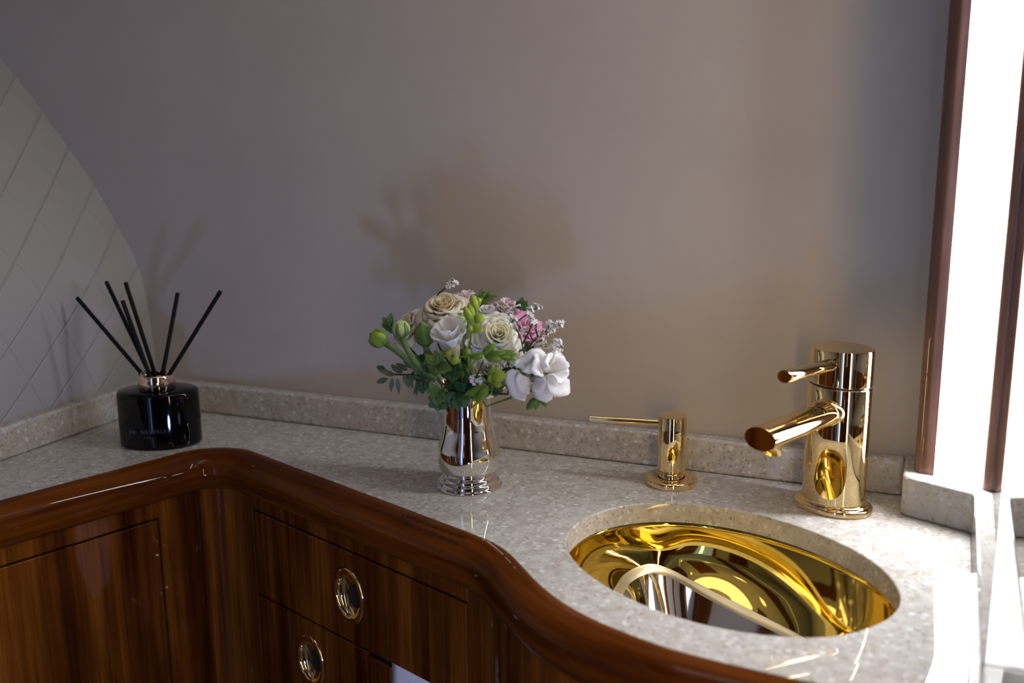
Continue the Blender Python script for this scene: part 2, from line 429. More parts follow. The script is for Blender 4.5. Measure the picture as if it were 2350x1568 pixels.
outer = [V((-.870, YW, 0)), V((.0345, YW, 0)), V((.0345, -.350, 0))] + [p for p in reversed(rimline) if p.x < .033] + [V((-.90, -.60, 0))]
outer = [p for p in outer if p.x > -.9001]
def ringfill(name, outer, hole, z, m, lip=.0015, thick=.018, thick_o=.02):
    bm = bmesh.new()
    ov = [bm.verts.new((p.x, p.y, z)) for p in outer]; hv = [bm.verts.new((p.x, p.y, z)) for p in so(lip)]
    es = [bm.edges.new((ov[i], ov[(i + 1) % len(ov)])) for i in range(len(ov))] + [bm.edges.new((hv[i], hv[(i + 1) % len(hv)])) for i in range(len(hv))]
    bmesh.ops.triangle_fill(bm, edges=es, use_beauty=True)
    prev = hv
    for k in range(1, 5):
        a = PI / 2 * k / 4; row = [bm.verts.new((p.x, p.y, z - lip + lip * math.cos(a))) for p in so(lip * (1 - math.sin(a)))]
        for i in range(len(row)): bm.faces.new((prev[i], prev[(i + 1) % len(row)], row[(i + 1) % len(row)], row[i]))
        prev = row
    row = [bm.verts.new((p.x, p.y, z - thick)) for p in sink]
    for i in range(len(row)): bm.faces.new((prev[i], prev[(i + 1) % len(row)], row[(i + 1) % len(row)], row[i]))
    lo = [bm.verts.new((p.x, p.y, z - thick)) for p in outer]
    for i in range(len(lo)): bm.faces.new((ov[i], ov[(i + 1) % len(lo)], lo[(i + 1) % len(lo)], lo[i]))
    bmesh.ops.recalc_face_normals(bm, faces=bm.faces)
    me = bpy.data.meshes.new(name); bm.to_mesh(me); bm.free(); me.materials.append(m)
    for p in me.polygons: p.use_smooth = True
    me.set_sharp_from_angle(angle=R(35))
    o = bpy.data.objects.new(name, me); COL.objects.link(o); return o
ct = ringfill('countertop', outer, None, ZC, STONE)
tag(ct, 'pale speckled stone worktop with an oval cut-out for the gold basin', 'countertop')

# upstands
ZB = ZC + .0335
mb = MB(); mb.box((-.842, 0, ZC + .0002), (-.0213, YW - .0003, ZB)); o = mb.build('backsplash', STONE, smooth=False, bevel=.003, seg=4)
tag(o, 'speckled stone upstand running along the foot of the greige back wall', 'backsplash')
mb = MB()
def lx(y): return -.842 + y * .07
mb.prism([(lx(0) - .0005, YW - .0003), (lx(0) - .0005, 0), (lx(-.62), -.62), (lx(-.62) - .014, -.62), (lx(0) - .012, YW - .0003)], ZC + .0002, ZB)
o = mb.build('backsplash', STONE, smooth=False, bevel=.003, seg=4)
tag(o, 'speckled stone upstand at the foot of the quilted side wall', 'backsplash')
# raised ledge under light and mirror
mb = MB()
cr = V((-.0195, -.0465, 0)); pl = [(-.0208, YW - .0004), (-.0208, -.036)]
a0, a1, rr = V((-.0208, -.040, 0)), V((-.0055, -.0523, 0)), .010
for i in range(9):
    t = i / 8; b = V((-.0208, -.0485, 0)); p = a0 * (1 - t) ** 2 + b * 2 * t * (1 - t) + a1 * t * t; pl.append((p.x, p.y))
pl += [(.0347, -.0695), (.0347, -.355), (XM + .013, -.355), (XM + .013, YW - .0004)]
mb.prism(pl, ZC + .0002, ZB + .0015)
b0 = ZB + .0015
mb.add([(.0347, -.355, ZC + .0002), (XM + .013, -.355, ZC + .0002), (XM + .013, -.355, b0), (.0347, -.355, b0), (.0347, -.44, ZC + .0002), (XM + .013, -.44, ZC + .0002), (XM + .013, -.44, b0 - .026), (.0347, -.44, b0 - .026)],
       [(0, 1, 2, 3), (4, 7, 6, 5), (3, 2, 6, 7), (0, 3, 7, 4), (0, 4, 5, 1), (1, 5, 6, 2)])
o = mb.build('stone_ledge', STONE, smooth=False, bevel=.0022, seg=3)
tag(o, 'raised speckled stone ledge under the bright light panel and the mirror', 'ledge')

# vanity light between two wooden posts
vl = empty('tall_light', (.02, -.045, b0), 'tall glowing white light panel framed by a rounded mahogany post, beside the mirror', 'light')
ZT = 1.94
mb = MB(); mb.prism([(.0035, -.0345), (.0460, -.0535), (.0460, .010), (.0035, .010)], b0 + .0003, ZT)
mb.build('diffuser', M_PANEL, vl, smooth=False)
mb = MB(); pp = [(-.0125, YW - .0005), (-.0125, -.020)]
for i in range(11):
    t = PI / 2 * i / 10; pp.append((-.0025 - .010 * math.cos(t), -.0255 - .0105 * math.sin(t)))
pp += [(.0035, -.0368), (.0035, YW - .0005)]
mb.prism(pp, b0 + .0002, ZT); mb.build('side_post', WOOD_P, vl, smooth=True, auto=40)
mb = MB(); pp = []
for i in range(13):
    t = PI / 2 + PI * i / 12; pp.append((XM + .0004 + .0079 * math.cos(t), -.0560 + .0052 * math.sin(t)))
mb.prism(pp, b0 + .0002, ZT); mb.build('mirror_bead', WOOD_P, vl, smooth=True, auto=60)
mb = MB(); mb.box((XM, -.50, b0 + .0005 - .0), (XM + .004, -.046, 1.94)); o = mb.build('wall_mirror', MIRROR, smooth=False)
tag(o, 'frameless mirror at the right edge standing on the stone ledge', 'mirror')

v2 = empty('tall_light', (.15, -.86, 0), 'added tall warm fill light column to the right of the camera, outside the picture', 'light')  # unseen fill light, added to warm the back wall from the right
mb = MB(); mb.box((.13, -.860, .72), (.155, -.855, 1.38)); mb.build('diffuser', M_WARM_FILL, v2, smooth=False)
mb = MB(); mb.box((.115, -.90, 0), (.20, -.861, 1.94)); mb.build('column', CREAM, v2, smooth=False)

# ------------------------------------------------------------------ vanity cabinet
vc = empty('vanity_cabinet', (-.49, -.17, 0), 'glossy dark mahogany vanity cabinet with drawers and a bowed sink front', 'cabinet')
OF = .019
# edging (bullnose)
prof_r = [(.0003, -.018), (.0003, -.0003), (.0012, 0.0)]
prof_r += [(.002 + .024 * math.sin(t), -.0220 + .0220 * math.cos(t)) for t in [PI / 2 * i / 12 for i in range(13)]]
prof_r += [(.0255, -.026), (.0240, -.0325), (.021, -.0365), (.016, -.038), (.004, -.038)]
mb = MB(); rows = []; uvs = []
pls = [0]
for i in range(1, len(prof_r)): pls.append(pls[-1] + math.hypot(prof_r[i][0] - prof_r[i - 1][0], prof_r[i][1] - prof_r[i - 1][1]))
for u in arc:
    rows.append([pt(u, o_, ZC + z_) for o_, z_ in prof_r]); uvs += [(u, q) for q in pls]
mb.grid(rows, uvs=uvs); mb.build('wooden_edging', WOOD_R, vc)
mb = MB(); slab(mb, .0, arc[-1] - .005, .05, ZC - .019, -.004, .0125); mb.build('carcass', GAP, vc, smooth=False)
g = .0011
door_r = UQ0 + .0925; dL = UP0 - .1355; dR = UP0 + .1718; z_top = .7987; z_mid = .7073
mb = MB()
slab(mb, .0, door_r + g, .7947 + g, ZC - .037, .010, OF)                 # rail over the door
slab(mb, door_r + g, dL - g, .08, ZC - .037, .010, OF)                   # curved corner
slab(mb, dL - g, dR + g, z_top + g, ZC - .037, .010, OF)
slab(mb, dR + g, arc[-1] - .005, .08, ZC - .037, .010, OF)               # bowed front
mb.build('face_frame', WOOD_F, vc, smooth=True, auto=40)
def oval_pull(u, z, par):
    c = pt(u, OF, z); t = CDIR; n = NDIR; up = V((0, 0, 1))
    def ring(a, b, d, dz=0, k=48): return [c + t * (a * math.cos(2 * PI * i / k)) + up * (dz + b * math.sin(2 * PI * i / k)) + n * d for i in range(k)]
    m1 = MB(); m1.grid([ring(.0218, .0277, .0002), ring(.0217, .0276, .0012), ring(.0208, .0267, .0019), ring(.0178, .0220, .0022), ring(.0171, .0212, .0018), ring(.0166, .0206, .0004)], close_u=True)
    p = m1.build('pull_ring', GOLD, par)
    m2 = MB(); rows = []
    for k in range(9):
        a = PI / 2 * k / 8; rows.append(ring(.0166 * math.cos(a) + .00001, .0206 * math.cos(a) + .00001, .0004 - .0085 * math.sin(a), -.003 * math.sin(a)))
    m2.grid(rows, close_u=True); m2.build('pull_cup', GOLD, p)
    return p
mb = MB(); slab(mb, .0, door_r - g, .12, .7947 - g, .008, OF); dr = mb.build('door', WOOD_F, vc, smooth=True, auto=40)
# the drawer fronts have a hole behind the cup, so the front sits behind the ring only at its edge
def front_with_hole(name, u0, u1, z0, z1, hu, hz, par):
    mb = MB(); br = .0008; k = 48
    def P(u, z, o): q = pt(u, o, z); return q
    hole = [(hu + .0195 * math.cos(2 * PI * i / k), hz + .0245 * math.sin(2 * PI * i / k)) for i in range(k)]
    bm = bmesh.new(); uvl = bm.loops.layers.uv.new('UVMap')
    def vz(u, z, o): v = bm.verts.new(P(u, z, o)); uvd[v] = (u, z); return v
    uvd = {}
    rect = [(u0, z0), (u1, z0), (u1, z1), (u0, z1)]; ins = [(u0 + br, z0 + br), (u1 - br, z0 + br), (u1 - br, z1 - br), (u0 + br, z1 - br)]
    fr = [vz(u, z, OF) for u, z in ins]; hv = [vz(u, z, OF) for u, z in hole]
    es = [bm.edges.new((fr[i], fr[(i + 1) % 4])) for i in range(4)] + [bm.edges.new((hv[i], hv[(i + 1) % k])) for i in range(k)]
    bmesh.ops.triangle_fill(bm, edges=es, use_beauty=True)
    b1 = [vz(u, z, OF - br) for u, z in rect]; b2 = [vz(u, z, .013) for u, z in rect]
    for A, B in ((fr, b1), (b1, b2)):
        for i in range(4): bm.faces.new((A[i], A[(i + 1) % 4], B[(i + 1) % 4], B[i]))
    hb = [vz(u, z, .0128) for u, z in hole]
    for i in range(k): bm.faces.new((hv[i], hv[(i + 1) % k], hb[(i + 1) % k], hb[i]))
    bmesh.ops.recalc_face_normals(bm, faces=bm.faces)
    for f in bm.faces:
        for lp in f.loops: lp[uvl].uv = uvd[lp.vert]
    me = bpy.data.meshes.new(name); bm.to_mesh(me); bm.free(); me.materials.append(WOOD_F)
    o = bpy.data.objects.new(name, me); COL.objects.link(o); o.parent = par; o.matrix_parent_inverse = par.matrix_basis.inverted()
    return o
d1 = front_with_hole('drawer', dL + g, dR - g, z_mid + g, z_top - g, UP0 + .0158, .7540, vc); oval_pull(UP0 + .0158, .7540, d1)
d2 = front_with_hole('drawer', dL + g, UP0 + .0382 - g, .612, z_mid - g, UP0 - .0495, .6640, vc); oval_pull(UP0 - .0495, .6640, d2)
mb = MB(); slab(mb, UP0 + .0382 + g, UP0 + .0690, .12, z_mid - .0055, .010, OF - .0012); mb.build('stile', WOOD_F, vc, smooth=True, auto=40)
mb = MB(); slab(mb, dL + g, UP0 + .0382 - g, .12, .612 - 2 * g, .010, OF); mb.build('drawer', WOOD_F, vc, smooth=True, auto=40)
mb = MB(); slab(mb, UP0 + .0690, dR - g, .12, .585, .010, OF); mb.build('lower_panel', WOOD_F, vc, smooth=True, auto=40)
mb = MB(); mb.prism([tuple(pt(u, .06, 0).xy) for u in (.02, .3)] + [tuple(pt(u, .0, 0).xy) for u in (.3, .02)], .0, .001)

# folded tissue in the slot under the drawer
mb = MB(); rows = []; nu, nz = 12, 24
for j in range(nz + 1):
    z = .7125 - .130 * j / nz; rows.append([])
    for i in range(nu + 1):
        w = 1.0 if j < 16 else 1 - ((j - 16) / 8) ** 1.2 * .96
        mid = UP0 + .119; u = mid + (i / nu - .5) * .0985 * w
        off = .0148 + .0006 * math.sin(i * .9) + (.001 if j < 7 else 0.0026 * ((j - 7) / 17))
        if z < .70: off += .010 * ((.70 - z) / .12) ** 1.3
        rows[-1].append(pt(u, off, z))
mb.grid(rows)
o = mb.build('folded_tissue', PAPER, smooth=True, solid=.0006)
tag(o, 'white folded tissue showing in the slot below the upper drawer', 'tissue')

# warning lettering on the edging
def text_mesh(name, body, size, m, loc, xdir, ydir, parent=None, align='CENTER', extrude=.00004, space=1.0, sx=1.0):
    cu = bpy.data.curves.new(name + '_font', 'FONT'); cu.body = body; cu.size = size; cu.align_x = align; cu.align_y = 'CENTER'; cu.extrude = extrude
    cu.space_character = space
    to = bpy.data.objects.new(name + '_tmp', cu); COL.objects.link(to)
    dg = bpy.context.evaluated_depsgraph_get(); me = bpy.data.meshes.new_from_object(to.evaluated_get(dg))
    bpy.data.objects.remove(to); bpy.data.curves.remove(cu)
    X = xdir.normalized(); Y = ydir.normalized(); Z = X.cross(Y)
    M4 = Matrix(((X.x * sx, Y.x, Z.x, loc.x), (X.y * sx, Y.y, Z.y, loc.y), (X.z * sx, Y.z, Z.z, loc.z), (0, 0, 0, 1)))
    me.transform(M4); me.materials.clear(); me.materials.append(m); me.name = name
    o = bpy.data.objects.new(name, me); COL.objects.link(o)
    if parent is not None: o.parent = parent; o.matrix_parent_inverse = parent.matrix_basis.inverted()
    return o
def rim_surf(u, a):
    o_ = .002 + .024 * math.sin(a); z_ = ZC - .022 + .022 * math.cos(a); return pt(u, o_, z_), (NDIR * math.sin(a) + V((0, 0, 1)) * math.cos(a))
for a, body, uu in ((R(19), 'ALL DOORS AND DRAWERS MUST BE CLOSED', .1215), (R(36), 'DURING TAXI, TAKEOFF AND LANDING', .1262)):
    p, n_ = rim_surf(UP0 + uu, a); yd = n_.cross(CDIR); 
    text_mesh('warning_text', body, .0050, INK, p + n_ * .00025, CDIR, yd, vc, sx=.745)

# ------------------------------------------------------------------ gold basin
bs = empty('sink_basin', (-.14, -.19, .75), 'oval polished gold basin set under the stone worktop', 'sink')
ZF = .7885
FLOOR = [(-.2360, -.1850), (-.2383, -.1561), (-.2379, -.1258), (-.2248, -.1010), (-.2055, -.0970), (-.1839, -.1042), (-.1545, -.1126), (-.1258, -.1197), (-.0984, -.1271), (-.0800, -.1350), (-.0610, -.1550), (-.0540, -.1850), (-.0640, -.2200), (-.0860, -.2440), (-.1150, -.2560), (-.1500, -.2570), (-.1850, -.2470), (-.2140, -.2280), (-.2300, -.2080)]
def zf(x): return .796 - .212 * min(max(x + .222, 0), .15)
floor = smooth_loop(closed_cr(FLOOR, 9), 10)
# resample both loops by angle about a shared centre
def by_arc(loop, n, ctr):
    res = []
    for i in range(n):
        a = 2 * PI * i / n; d = V((math.cos(a), math.sin(a), 0)); best = None
        for j in range(len(loop)):
            p, q = loop[j] - ctr, loop[(j + 1) % len(loop)] - ctr; e = q - p; den = d.x * e.y - d.y * e.x
            if abs(den) < 1e-12: continue
            t = (p.x * e.y - p.y * e.x) / den; s_ = (p.x * d.y - p.y * d.x) / den
            if t > 0 and -1e-6 <= s_ <= 1 + 1e-6: best = t if best is None else max(best, t)
        res.append(ctr + d * best)
    return res
ctr = V((-.150, -.190, 0)); NB = 144
rl = by_arc(so(.0025), NB, ctr); rl_out = by_arc(so(.014), NB, ctr); fl = by_arc(floor, NB, ctr)
z0 = ZC - .0182
rows = [[(p.x, p.y, z0) for p in rl_out], [(p.x, p.y, z0) for p in rl]]
rows.append([(p.x, p.y, z0 - .0008) for p in by_arc(so(.0012), NB, ctr)])
rm = by_arc(so(.0005), NB, ctr); rows.append([(p.x, p.y, z0 - .0022) for p in rm])
z1 = z0 - .0022
cw, czv = [0.0], [0.0]
for k in range(1, 25):
    t = k / 24; phi = R(86 - (86 - 31) * min(1, t / .62) ** 1.15) if t < .62 else R(31 - 7 * (t - .62) / .38)
    cw.append(cw[-1] + math.cos(phi)); czv.append(czv[-1] + math.sin(phi))
for k in range(1, 25):
    w = cw[k] / cw[-1]
    rows.append([(rm[i].x + (fl[i].x - rm[i].x) * w, rm[i].y + (fl[i].y - rm[i].y) * w, z1 - (z1 - zf(fl[i].x)) * czv[k] / czv[-1]) for i in range(NB)])
mb = MB(); mb.grid(rows, close_u=True); mb.build('bowl', GOLD2, bs)
fc = sum(fl, V()) / NB
def shrink(p, d): q = (p - fc); return p - q.normalized() * d
mb = MB(); rws = []
for d, dz in ((0, .0002), (.0004, .0006), (.0025, .0016), (.0075, .0046), (.0082, .0062)):
    rws.append([tuple(shrink(p, d).xy) + (zf(p.x) - dz,) for p in fl])
mb.grid(rws, close_u=True); mb.build('drain_ring', GOLD_PALE, bs)['label'] = 'satin pale gold step around the basin floor'
mb = MB(); rws = []
dish = [shrink(p, .0079) for p in fl]
DP = V((-.150, -.235, 0))
for k in range(17):
    t = k / 16; rws.append([(DP.x + (p.x - DP.x) * (1 - t), DP.y + (p.y - DP.y) * (1 - t), (zf(p.x) - .0054) * (1 - t) + zf(DP.x) * t - .095 * (1 - (1 - t) ** 1.35)) for p in dish])
mb.grid(rws, close_u=True); mb.build('basin_floor', CHROME, bs)['label'] = 'mirror-polished silver dished floor of the basin'

# ------------------------------------------------------------------ tap
FC = V((-.0757, -.0470, ZC)); LA = math.atan2(CDIR.y, CDIR.x)
tp = empty('basin_tap', tuple(FC), 'tall oval gold mixer tap with lever and slanted spout behind the basin', 'tap')
def oval(mb, prof, n=96): mb.lathe(prof, n, (FC.x, FC.y), 1, .765, LA)
mb = MB(); z = ZC
oval(mb, [(.020, z + .0002), (.0336, z + .0002), (.0342, z + .001), (.0342, z + .0048), (.0335, z + .0058), (.0310, z + .0062), (.0305, z + .0070), (.0300, z + .0080), (.0270, z + .0082)]); mb.build('base_flange', GOLD, tp)
ZS = .9610; ZTP = .9925
mb = MB(); oval(mb, [(.0276, z + .0070), (.0276, z + .02), (.02755, z + .06), (.0275, ZS - .0014), (.0270, ZS - .0008), (.015, ZS - .0008)]); mb.build('body', GOLD, tp)
mb = MB(); oval(mb, [(.0266, ZS - .0012), (.0266, ZS + .0012)]); mb.build('seal_ring', SEAL, tp)['label'] = 'thin dark blue seal line under the lever head'
mb = MB(); oval(mb, [(.015, ZS + .0008), (.0272, ZS + .0008), (.0277, ZS + .0013), (.0277, ZTP - .0010), (.0274, ZTP - .0003), (.0268, ZTP), (.0135, ZTP), (.00001, ZTP)]); mb.build('lever_head', GOLD, tp, auto=30)
def spout_tube(s0, z0_, s1, z1_, a, b, cut, name, par, drop=None):
    """oval tube in the tap's own axis plane, far end cut back by a slanting plane"""
    mb = MB(); A = FC + NDIR * s0; A.z = z0_; B = FC + NDIR * s1; B.z = z1_; ax = (B - A).normalized(); sd = CDIR; upv = sd.cross(ax); 
    if upv.z < 0: upv = -upv
    n = 48; rows = []
    for t in [0, .25, .5, .75, 1]:
        rows.append([])
        for k in range(n):
            c_, s_ = math.cos(2 * PI * k / n), math.sin(2 * PI * k / n)
            p = A + (B - A) * t + sd * (a * c_) + upv * (b * s_)
            if t > 0: p += ax * (-cut[0] * s_ * b + cut[1] * c_ * a) * t
            rows[-1].append(p)
    last = rows[-1]; cen = sum(last, V()) / n
    mb.grid(rows + [[cen + (p - cen) * .965 + ax * .0005 for p in last], [cen + (p - cen) * .01 + ax * .0005 for p in last]], close_u=True)
    mb.build(name, GOLD, par, auto=35); return ax
ax = spout_tube(.010, .9400, .1280, .9425, .0138, .0098, (-.05, .0), 'spout', tp)
# collar where the spout leaves the body
mb = MB(); n = 48; rws = []
for s_, g_ in ((.014, .0010), (.0255, .0010), (.0262, .0002)):
    c0 = FC + NDIR * s_; c0.z = .9402
    rws.append([c0 + CDIR * ((.0138 + g_) * math.cos(2 * PI * k / n)) + V((0, 0, 1)) * ((.0098 + g_) * math.sin(2 * PI * k / n)) for k in range(n)])
mb.grid(rws, close_u=True); mb.build('spout_collar', GOLD, tp)
spout_tube(.012, .9800, .0950, .9855, .0062, .0052, (.0, .0), 'lever', tp)
ae = FC + NDIR * .108; mb = MB(); mb.lathe([(.0001, .9300 - .0045), (.0052, .9300 - .0045), (.0068, .9300 - .0045), (.0072, .9300 - .004), (.0072, .9340)], 32, (ae.x, ae.y)); mb.build('aerator', GOLD, tp)

# ------------------------------------------------------------------ soap dispenser
DC = V((-.2210, -.0370, ZC)); dp = empty('soap_dispenser', tuple(DC), 'slim gold pump soap dispenser with long thin spout, left of the tap', 'soap dispenser')
mb = MB(); mb.lathe([(.010, z + .0002), (.0236, z + .0002), (.0241, z + .0008), (.0241, z + .0052), (.0235, z + .0060), (.0132, z + .0062), (.0125, z + .0062)], 72, (DC.x, DC.y)); mb.build('base_flange', GOLD, dp)
mb = MB(); mb.lathe([(.0113, z + .0060), (.0113, z + .0085), (.0106, z + .0090), (.0106, z + .0102), (.0116, z + .0108), (.0116, z + .0135)], 64, (DC.x, DC.y)); mb.build('neck', GOLD, dp)
DT = .9150
mb = MB(); mb.lathe([(.0112, z + .0135), (.0127, z + .0138), (.0129, z + .0146), (.0130, DT - .0008), (.0126, DT), (.0060, DT), (.00001, DT)], 64, (DC.x, DC.y)); mb.build('pump_head', GOLD, dp, auto=30)
pr = V((-.2330, -.0390, .9070)); ti = V((-.2965, -.0480, .9068))
mb = MB(); dd = (ti - pr).normalized(); mb.tube([pr, ti, ti + dd * .0003], [.0035, .0035, .0032], 20); 
o = mb.build('spout', GOLD, dp, auto=40)
mb = MB(); mb.tube([ti + dd * .0002, ti + dd * .0006], [.0022, .0022], 16); mb.build('spout_opening', SEAL, o)

# ------------------------------------------------------------------ silver vase
VC = V((-.3935, -.1085, ZC)); va = empty('silver_vase', tuple(VC), 'polished silver baluster vase holding the bouquet', 'vase')
K = .000403
pv = [(.0100, .0002), (.0303, .0002), (.0307, .0010), (.0304, .0022), (.0288, .0033), (.0282, .0045), (.0283, .0055), (.0272, .0068), (.0255, .0076), (.0250, .0088), (.0250, .0097), (.0240, .0108), (.0226, .0116), (.0222, .0126)]
mb = MB(); mb.lathe([(r, z + h) for r, h in pv], 96, (VC.x, VC.y)); mb.build('foot', SILVER, va)
pv = [(.0222, .0124), (.0235, .0140), (.0252, .0165), (.0270, .0200), (.0285, .0250), (.0290, .0300), (.0287, .0345), (.0277, .0395), (.0260, .0450), (.0243, .0510), (.0231, .0575), (.0224, .0640), (.0222, .0700), (.0224, .0770), (.0229, .0840), (.0236, .0900), (.0245, .0950), (.0252, .0980), (.0254, .0990), (.0250, .0993), (.0244, .0985), (.0225, .0900), (.0212, .0700), (.0215, .0550)]
mb = MB(); mb.lathe([(r, z + h) for r, h in catm(pv, 4)], 96, (VC.x, VC.y)); mb.build('body', SILVER, va)


# ------------------------------------------------------------------ flowers in the vase
MOUTH = V((VC.x, VC.y, ZC + .088))
rnd = random.Random(11)
def frame(ax):
    ax = V(ax).normalized(); h = V((1, 0, 0)) if abs(ax.x) < .8 else V((0, 1, 0))
    x = (h - ax * h.dot(ax)).normalized(); return x, ax.cross(x), ax
TOCAM = V((.36, -.86, .34)).normalized(); LEFTV = -RT; UPV = V((0, 0, 1))
def A3(l, u, c): return (LEFTV * l + UPV * u + TOCAM * c).normalized()     # axis from left / up / toward-room parts
def petal(mb, o, fr, phi, Rt, H, dl, rin=.08, p=1.0, q=.8, curl=.12, ruf=.03, nu=8, nv=9, tipin=.16, seed=0, point=0.0):
    X, Y, Z = fr; rows = []
    for j in range(nv + 1):
        v = j / nv; row = []
        for i in range(nu + 1):
            u = 2 * i / nu - 1
            vv = v * (1 - tipin * abs(u) ** 2.2)
            w = (.30 + .70 * math.sin(min(1, vv / .62) * PI / 2)) * (1 - point * max(0, vv - .5) * 1.9)
            rho = Rt * (rin + (1 - rin) * vv ** p) * (1 - .10 * u * u * (1 - v)) + Rt * curl * .9 * max(0, vv - .72) / .28 * .5
            h = H * math.sin(vv * PI / 2) ** q - Rt * curl * (max(0, vv - .70) / .30) ** 2 * 1.3
            nzv = noise.noise(V((phi * 3 + u * 1.7, v * 2.1, seed * 1.37)))
            rho += Rt * ruf * nzv * v * 2.0; h += Rt * ruf * 1.4 * noise.noise(V((u * 2.3 + phi, v * 1.3 + 7, seed))) * v * 2
            a = phi + dl * w * u
            row.append(o + X * (rho * math.cos(a)) + Y * (rho * math.sin(a)) + Z * h)
        rows.append(row)
    mb.grid(rows)
def curve_pts(a, b, bend, n=10):
    m = (a + b) / 2 + bend; return [a * (1 - t) ** 2 + m * 2 * t * (1 - t) + b * t * t for t in [i / n for i in range(n + 1)]]
def stem_to(par, start, m, r=.0014, out=V((0, 0, 0)), name='stem', end=None):
    e = end if end is not None else MOUTH + V((rnd.uniform(-.009, .009), rnd.uniform(-.009, .009), rnd.uniform(-.035, -.015)))
    mb = MB(); mb.tube(curve_pts(start, e, out), r, 8); return mb.build(name, m, par)
def flower(kind, px, py, Y, rpx, axis, label, group, layers, mats, stem_m=LEAF_S, seed=0, stem_r=.0014, base=True, bend=V((0, 0, 0))):
    c = at(px, py, Y); Rm = rpx * K; fr = frame(axis); o = c - fr[2] * Rm * .45
    e = empty(kind, tuple(o), label, 'flower', group)
    rg = random.Random(seed); byp = {}
    for nm, mi, n_, r0, r1, h0, h1, d0, d1, kw in layers:
        mb = byp.setdefault((nm, mi), MB()); off = rg.random() * 6
        for i in range(n_):
            t = (i + .5) / n_
            petal(mb, o + V((0, 0, 0)), fr, off + i * 2.39996 if n_ > 6 else off + i * 2 * PI / n_ + rg.uniform(-.12, .12), Rm * (r0 + (r1 - r0) * t) * rg.uniform(.94, 1.05), Rm * (h0 + (h1 - h0) * t) * rg.uniform(.95, 1.05), R(d0 + (d1 - d0) * t), seed=seed + i * .7, **kw)
    for (nm, mi), mb in byp.items(): mb.build(nm, mats[mi], e, solid=.00022)
    if base:
        mb = MB(); X, Y_, Z = fr
        pr_ = [(.02, -.30), (.12, -.26), (.22, -.12), (.26, .0), (.20, .10)]
        rows = [[o + X * (Rm * r * math.cos(2 * PI * k / 14)) + Y_ * (Rm * r * math.sin(2 * PI * k / 14)) + Z * (Rm * h) for k in range(14)] for r, h in pr_]
        mb.grid(rows, close_u=True); mb.build('calyx', stem_m, e)
        stem_to(e, o - Z * Rm * .28, stem_m, stem_r, bend)
    return e
ROSE = [('inner_petals', 0, 16, .10, .52, .92, .86, 62, 48, dict(p=.55, q=.7, curl=.04, ruf=.05)),
        ('outer_petals', 1, 12, .55, .86, .84, .62, 46, 40, dict(p=.6, q=.65, curl=.12, ruf=.05)),
        ('outer_petals', 1, 6, .90, 1.05, .56, .36, 38, 36, dict(p=.7, q=.7, curl=.20, ruf=.07))]
GR = 'roses in the silver vase'
flower('cream_rose', 1020, 712, -.105, 62, A3(.10, .80, .48), 'large cream rose with a buttery centre at the top left of the bouquet', GR, ROSE, [P_CREAM_IN, P_CREAM], seed=1)
flower('cream_rose', 940, 752, -.100, 56, A3(.62, .55, .35), 'cream rose at the left side of the bouquet, behind two round green buds', GR, ROSE, [P_CREAM, P_CREAM], seed=2)
flower('ivory_rose', 1143, 772, -.140, 58, A3(-.10, .35, .90), 'ivory rose facing forward, right of the white freesia in the bouquet middle', GR, ROSE, [P_IVORY_IN, P_IVORY], seed=3)
flower('white_rose', 1122, 728, -.095, 50, A3(-.05, .95, .25), 'white rose with broad petals behind the ivory rose', GR, ROSE, [P_WHITE, P_WHITE], seed=4)
flower('pale_rose', 1122, 850, -.118, 52, A3(-.05, .25, .80), 'pale greenish-white rose low in the bouquet, under the ivory rose', GR, ROSE, [P_IVORY, P_IVORY], seed=5)
flower('cream_rose', 1170, 812, -.100, 44, A3(-.55, .35, .55), 'cream rose half hidden at lower right between ivory rose and small white florets', GR, ROSE, [P_CREAM, P_IVORY], seed=6)
LIS = [('pink_petals', 0, 5, .25, .55, 1.1, 1.0, 44, 40, dict(p=.8, q=.8, curl=.10, ruf=.12)),
       ('pink_petals', 0, 5, .60, .80, .95, .75, 42, 40, dict(p=.8, q=.8, curl=.12, ruf=.12)),
       ('blush_petals', 1, 5, .85, 1.10, 1.0, .55, 34, 34, dict(p=.9, q=.9, curl=.15, ruf=.14))]
flower('pink_lisianthus', 1203, 758, -.118, 48, A3(-.55, .45, .55), 'pink lisianthus behind sprigs of tiny white florets at the right', 'lisianthus blooms in the vase', LIS, [P_PINK, P_PINK], seed=7)
flower('blush_lisianthus', 1160, 708, -.085, 34, A3(-.15, .95, .15), 'pale blush lisianthus standing up behind the pink one', 'lisianthus blooms in the vase', LIS, [P_BLUSH, P_BLUSH], seed=8)
flower('blush_lisianthus', 1070, 690, -.072, 34, A3(.0, .95, .1), 'pale blush lisianthus peeking out behind the large cream rose', 'lisianthus blooms in the vase', LIS, [P_BLUSH, P_BLUSH], seed=9)
FRE = [('inner_petals', 0, 5, .42, .56, 1.15, 1.05, 46, 42, dict(p=.6, q=.8, curl=-.02, ruf=.06, rin=.25, tipin=.22)),
       ('outer_petals', 0, 5, .74, .88, 1.05, .80, 46, 42, dict(p=.6, q=.75, curl=.04, ruf=.07, rin=.25, tipin=.22))]
FRO = [('inner_petals', 0, 3, .62, .66, 1.0, .95, 54, 52, dict(p=1.1, q=.9, curl=.12, ruf=.09, rin=.18, tipin=.22)),
       ('outer_petals', 0, 3, .98, 1.05, .8, .65, 52, 50, dict(p=1.0, q=.8, curl=.14, ruf=.10, rin=.18, tipin=.22))]
GF = 'white freesia blooms in the vase'
